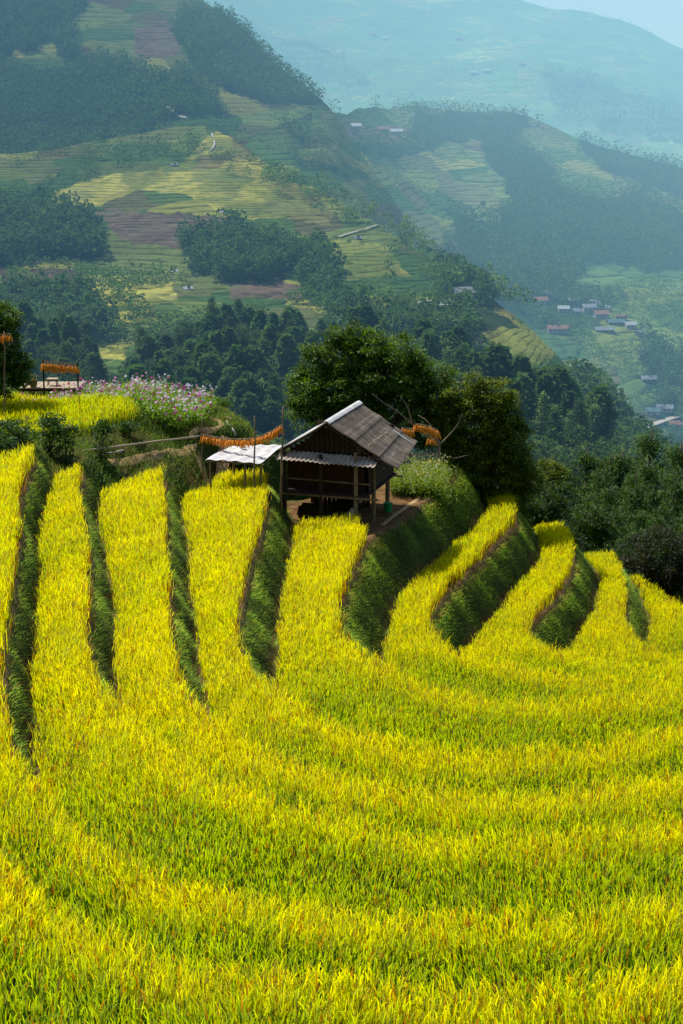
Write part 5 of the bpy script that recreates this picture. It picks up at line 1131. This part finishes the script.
BD = [B_, D_]; SCN = [
 (462, 300, 9, 6, 4, 20, 'r_grey', 'wall_w', 'pale grey-roofed house above the long farm shed'), (436, 308, 16, 4, 2.2, 5, 'r_white', 'wall_b', 'long low whitish shed left of the grey-roofed house'),
 (541, 303, 9, 6, 3, 15, 'r_red', 'wall_w', 'small pinkish house at the upper left end of the village'), (557, 332, 13, 6, 3.2, 5, 'r_red', 'wall_w', 'house with long salmon roof beside the striped terraces'),
 (563, 311, 7, 5, 3, 0, 'r_white', 'wall_w', 'small white house left of the village centre'), (575, 314, 6, 5, 3, 40, 'r_grey', 'wall_w', 'tiny grey house left of the tallest village house'),
 (588, 312, 9, 6, 4.5, 10, 'r_grey', 'wall_w', 'tallest house in the middle of the village'), (600, 318, 10, 6, 3.5, 15, 'r_red', 'wall_w', 'brown-roofed house right of the tallest village house'),
 (615, 325, 11, 5, 2.6, 10, 'r_teal', 'wall_b', 'greenish roof just below the village centre'), (630, 328, 7, 5, 3, 10, 'r_white', 'wall_w', 'white house at the right end of the village'),
 (549, 297, 7, 5, 3, -25, 'r_grey', 'wall_w', 'small grey house uphill from the pinkish village house'), (572, 303, 6, 5, 3, 35, 'r_white', 'wall_b', 'highest pale house of the village'),
 (594, 305, 7, 5, 3, -20, 'r_grey', 'wall_w', 'grey house just above the tallest village house'), (607, 311, 6, 4, 3, 50, 'r_white', 'wall_w', 'turned white house above the brown-roofed one'),
 (622, 319, 6, 4, 3, -35, 'r_red', 'wall_b', 'tiny red roof above the white house at the village end'), (640, 335, 6, 4, 3, 30, 'r_grey', 'wall_w', 'small grey house below the right end of the village'),
 (604, 331, 12, 5, 2, 0, 'r_grey', 'wall_b', 'low dark shed underneath the village centre'),
 (580, 369, 9, 5, 2.6, 5, 'r_teal', 'wall_b', 'lone teal roof in the trees below the village'), (586, 377, 8, 5, 1.5, -20, 'r_white', 'wall_w', 'pale roof just below the lone teal roof'),
 (648, 382, 9, 5, 2.6, 5, 'r_grey', 'wall_b', 'lone grey-blue roof in the trees at right'), (652, 414, 8, 5, 2.6, 5, 'r_teal', 'wall_w', 'bluish house at the lower right by the road'),
 (664, 410, 9, 5, 2.8, -10, 'r_grey', 'wall_w', 'grey roof beside the bluish house at lower right'), (676, 426, 8, 5, 2.6, 0, 'r_red', 'wall_w', 'red roof at the right edge near the road'),
 (357, 239, 8, 5, 2.6, 10, 'r_grey', 'wall_b', 'field hut on the terrace above the striped fields'), (173, 272, 7, 4, 2.2, 10, 'r_white', 'wall_w', 'tiny white hut above the yellow terraces at left'), (188, 289, 7, 4, 2.2, 20, 'r_white', 'wall_w', 'small whitish hut among the left hand terraces'),
 (174, 166, 7, 5, 3, 0, 'r_grey', 'wall_b', 'dark field hut on top of the golden spur'), (224, 213, 7, 5, 2.6, 0, 'r_white', 'wall_w', 'pale field hut at the lower end of the golden spur')]
for s in SCN:
    k = .42 if s[0] < 400 else 1.0; house(s[0], s[1], s[2] * k, s[3] * k, s[4] * k, s[5], M[s[6]], M[s[7]], s[8], BD)
SC2 = [(354, 129, 16, 10, 5, 0, 'r_white', 'white farm roof at the left of the plateau hamlet'), (382, 132, 18, 10, 5, 10, 'r_red', 'reddish farm roof in the plateau hamlet'), (396, 134, 18, 10, 5, -10, 'r_white', 'whitish roof right of the reddish plateau farm'), (405, 100, 26, 10, 5, 0, 'r_white', 'long pale roof on the rim of the far plateau')]
for s in SC2: house(s[0], s[1], s[2] * .7, s[3] * .7, s[4] * .7, s[5], M[s[6]], M['wall_w'], s[7], [D_, C_])
SC3 = [(475, 74, 'r_white', 'white farmhouse on the lower slope of the distant mountain'), (488, 72, 'r_white', 'farmhouse right of the white one on the distant mountain'), (522, 66, 'r_red', 'lone farmhouse midway up the distant mountain'), (372, 35, 'r_red', 'farmhouse high on the distant mountain at left'), (384, 40, 'r_white', 'pale farmhouse beside the one high on the distant mountain'), (458, 40, 'r_red', 'tiny farmhouse near the top centre of the distant mountain')]
for s in SC3: house(s[0], s[1], 17, 10, 5, rng.uniform(-20, 20), M[s[2]], M['wall_w'], s[3], [E_])
# valley road
def far_road(pts, w, name, label, Gs, lift=.8):
    Q = [cast(a, b, Gs) for a, b in pts]; Q = catmull(np.array([q for q in Q if q is not None]), 8); T = np.gradient(Q[:, :2], axis=0); T /= np.linalg.norm(T, axis=1, keepdims=True) + 1e-9; Nn = np.stack([-T[:, 1], T[:, 0], 0 * T[:, 0]], 1)
    G = np.stack([Q - Nn * w / 2, Q + Nn * w / 2], 1); G[..., 2] += lift; o = MB().sheet(G).build(name, M['concrete']); tag(o, label, 'road', kind='structure')
far_road([(640, 431), (655, 425), (670, 420), (690, 416)], 5, 'valley_road', 'pale road at the valley bottom on the right', BD, 1.2)
far_road([(338, 238), (355, 233), (378, 226)], 1.6, 'field_track', 'pale track on the spur above the striped terraces', [B_])
far_road([(212, 134), (214, 145), (210, 152)], 1.3, 'hill_track', 'reddish track on the crest of the golden spur', [B_])
far_road([(150, 88), (160, 98), (172, 110), (184, 119)], 5, 'forest_track', 'pale track through the upper left forest', [C_])

# ------------------------------------------------------------------ haze
def haze(name, foot, z0, tops, dens, col, label):
    n = len(foot); V = [(x, y, z0) for x, y in foot] + [(x, y, t) for (x, y), t in zip(foot, tops)]
    Fs = [tuple(range(n - 1, -1, -1)), tuple(range(n, 2 * n))] + [(k, (k + 1) % n, (k + 1) % n + n, k + n) for k in range(n)]
    mb = MB(); mb.add(V, Fs)
    m, nt, nd = newmat(name); L = nt.links.new; ab = nd('ShaderNodeVolumeAbsorption', i_Density=dens); ab.inputs['Color'].default_value = (0, 0, 0, 1)
    em = nd('ShaderNodeEmission', i_Strength=dens); em.inputs['Color'].default_value = (*col, 1); ad = nd('ShaderNodeAddShader'); L(ab.outputs[0], ad.inputs[0]); L(em.outputs[0], ad.inputs[1])  # haze glows by itself in place of scattered sunlight
    o = nd('ShaderNodeOutputMaterial'); L(ad.outputs[0], o.inputs['Volume']); ob = mb.build(name, m); tag(ob, label, 'haze', kind='structure'); return ob
top = lambda y: 30 + .105 * y
f1 = [(-2500, 170), (900, 170), (900, 420), (220, 640), (-350, 1500), (-2500, 1900)]
haze('valley_haze', f1, -500, [top(y) for x, y in f1], 1 / 1800., (.10, .232, .36), 'blue haze filling the valley')
f2 = [(900, 422), (5000, 422), (5000, 5000), (-3500, 5000), (-2500, 1902), (-350, 1502), (220, 642)]
haze('distant_haze', f2, -490, [top(y) for x, y in f2], 1 / 5600., (.52, 1.05, 1.34), 'bright blue haze over the distant mountain')
f3 = [(60, 500), (901, 440), (901, 2600), (-420, 2600)]
haze('glow_haze', f3, -480, [top(y) - 3 for x, y in f3], 1 / 8500., (.46, .84, 1.10), 'self-glowing pale haze added as sunlight over the right side of the valley')  # extra glowing wedge added to brighten the right side

# ------------------------------------------------------------------ light
SUN = Vector((-.42, .36, .84)).normalized()
el = math.asin(SUN.z); az = math.atan2(SUN.x, SUN.y)
w = bpy.data.worlds.new("World"); scene.world = w; w.use_nodes = True; nt = w.node_tree
bg = nt.nodes.get('Background') or nt.nodes.new('ShaderNodeBackground')
sk = nt.nodes.new('ShaderNodeTexSky'); sk.sky_type = 'NISHITA'; sk.sun_disc = False; sk.sun_elevation = el; sk.sun_rotation = az; sk.air_density = 1.0; sk.dust_density = 1.0
nt.links.new(sk.outputs[0], bg.inputs['Color']); bg.inputs['Strength'].default_value = .15
ld = bpy.data.lights.new('sun', 'SUN'); ld.energy = 5.0; ld.angle = R(.5); ld.color = (1, .97, .90)
lo = bpy.data.objects.new('sun', ld); COL.objects.link(lo); lo.rotation_euler = SUN.to_track_quat('Z', 'Y').to_euler()

scene.view_settings.view_transform = 'Standard'; scene.view_settings.look = 'None'; scene.view_settings.exposure = 0
cy = scene.cycles; cy.use_denoising = True; cy.max_bounces = 8; cy.diffuse_bounces = 5; cy.transmission_bounces = 4; cy.transparent_max_bounces = 12; cy.volume_bounces = 0
try: cy.denoiser = 'OPENIMAGEDENOISE'
except Exception: pass
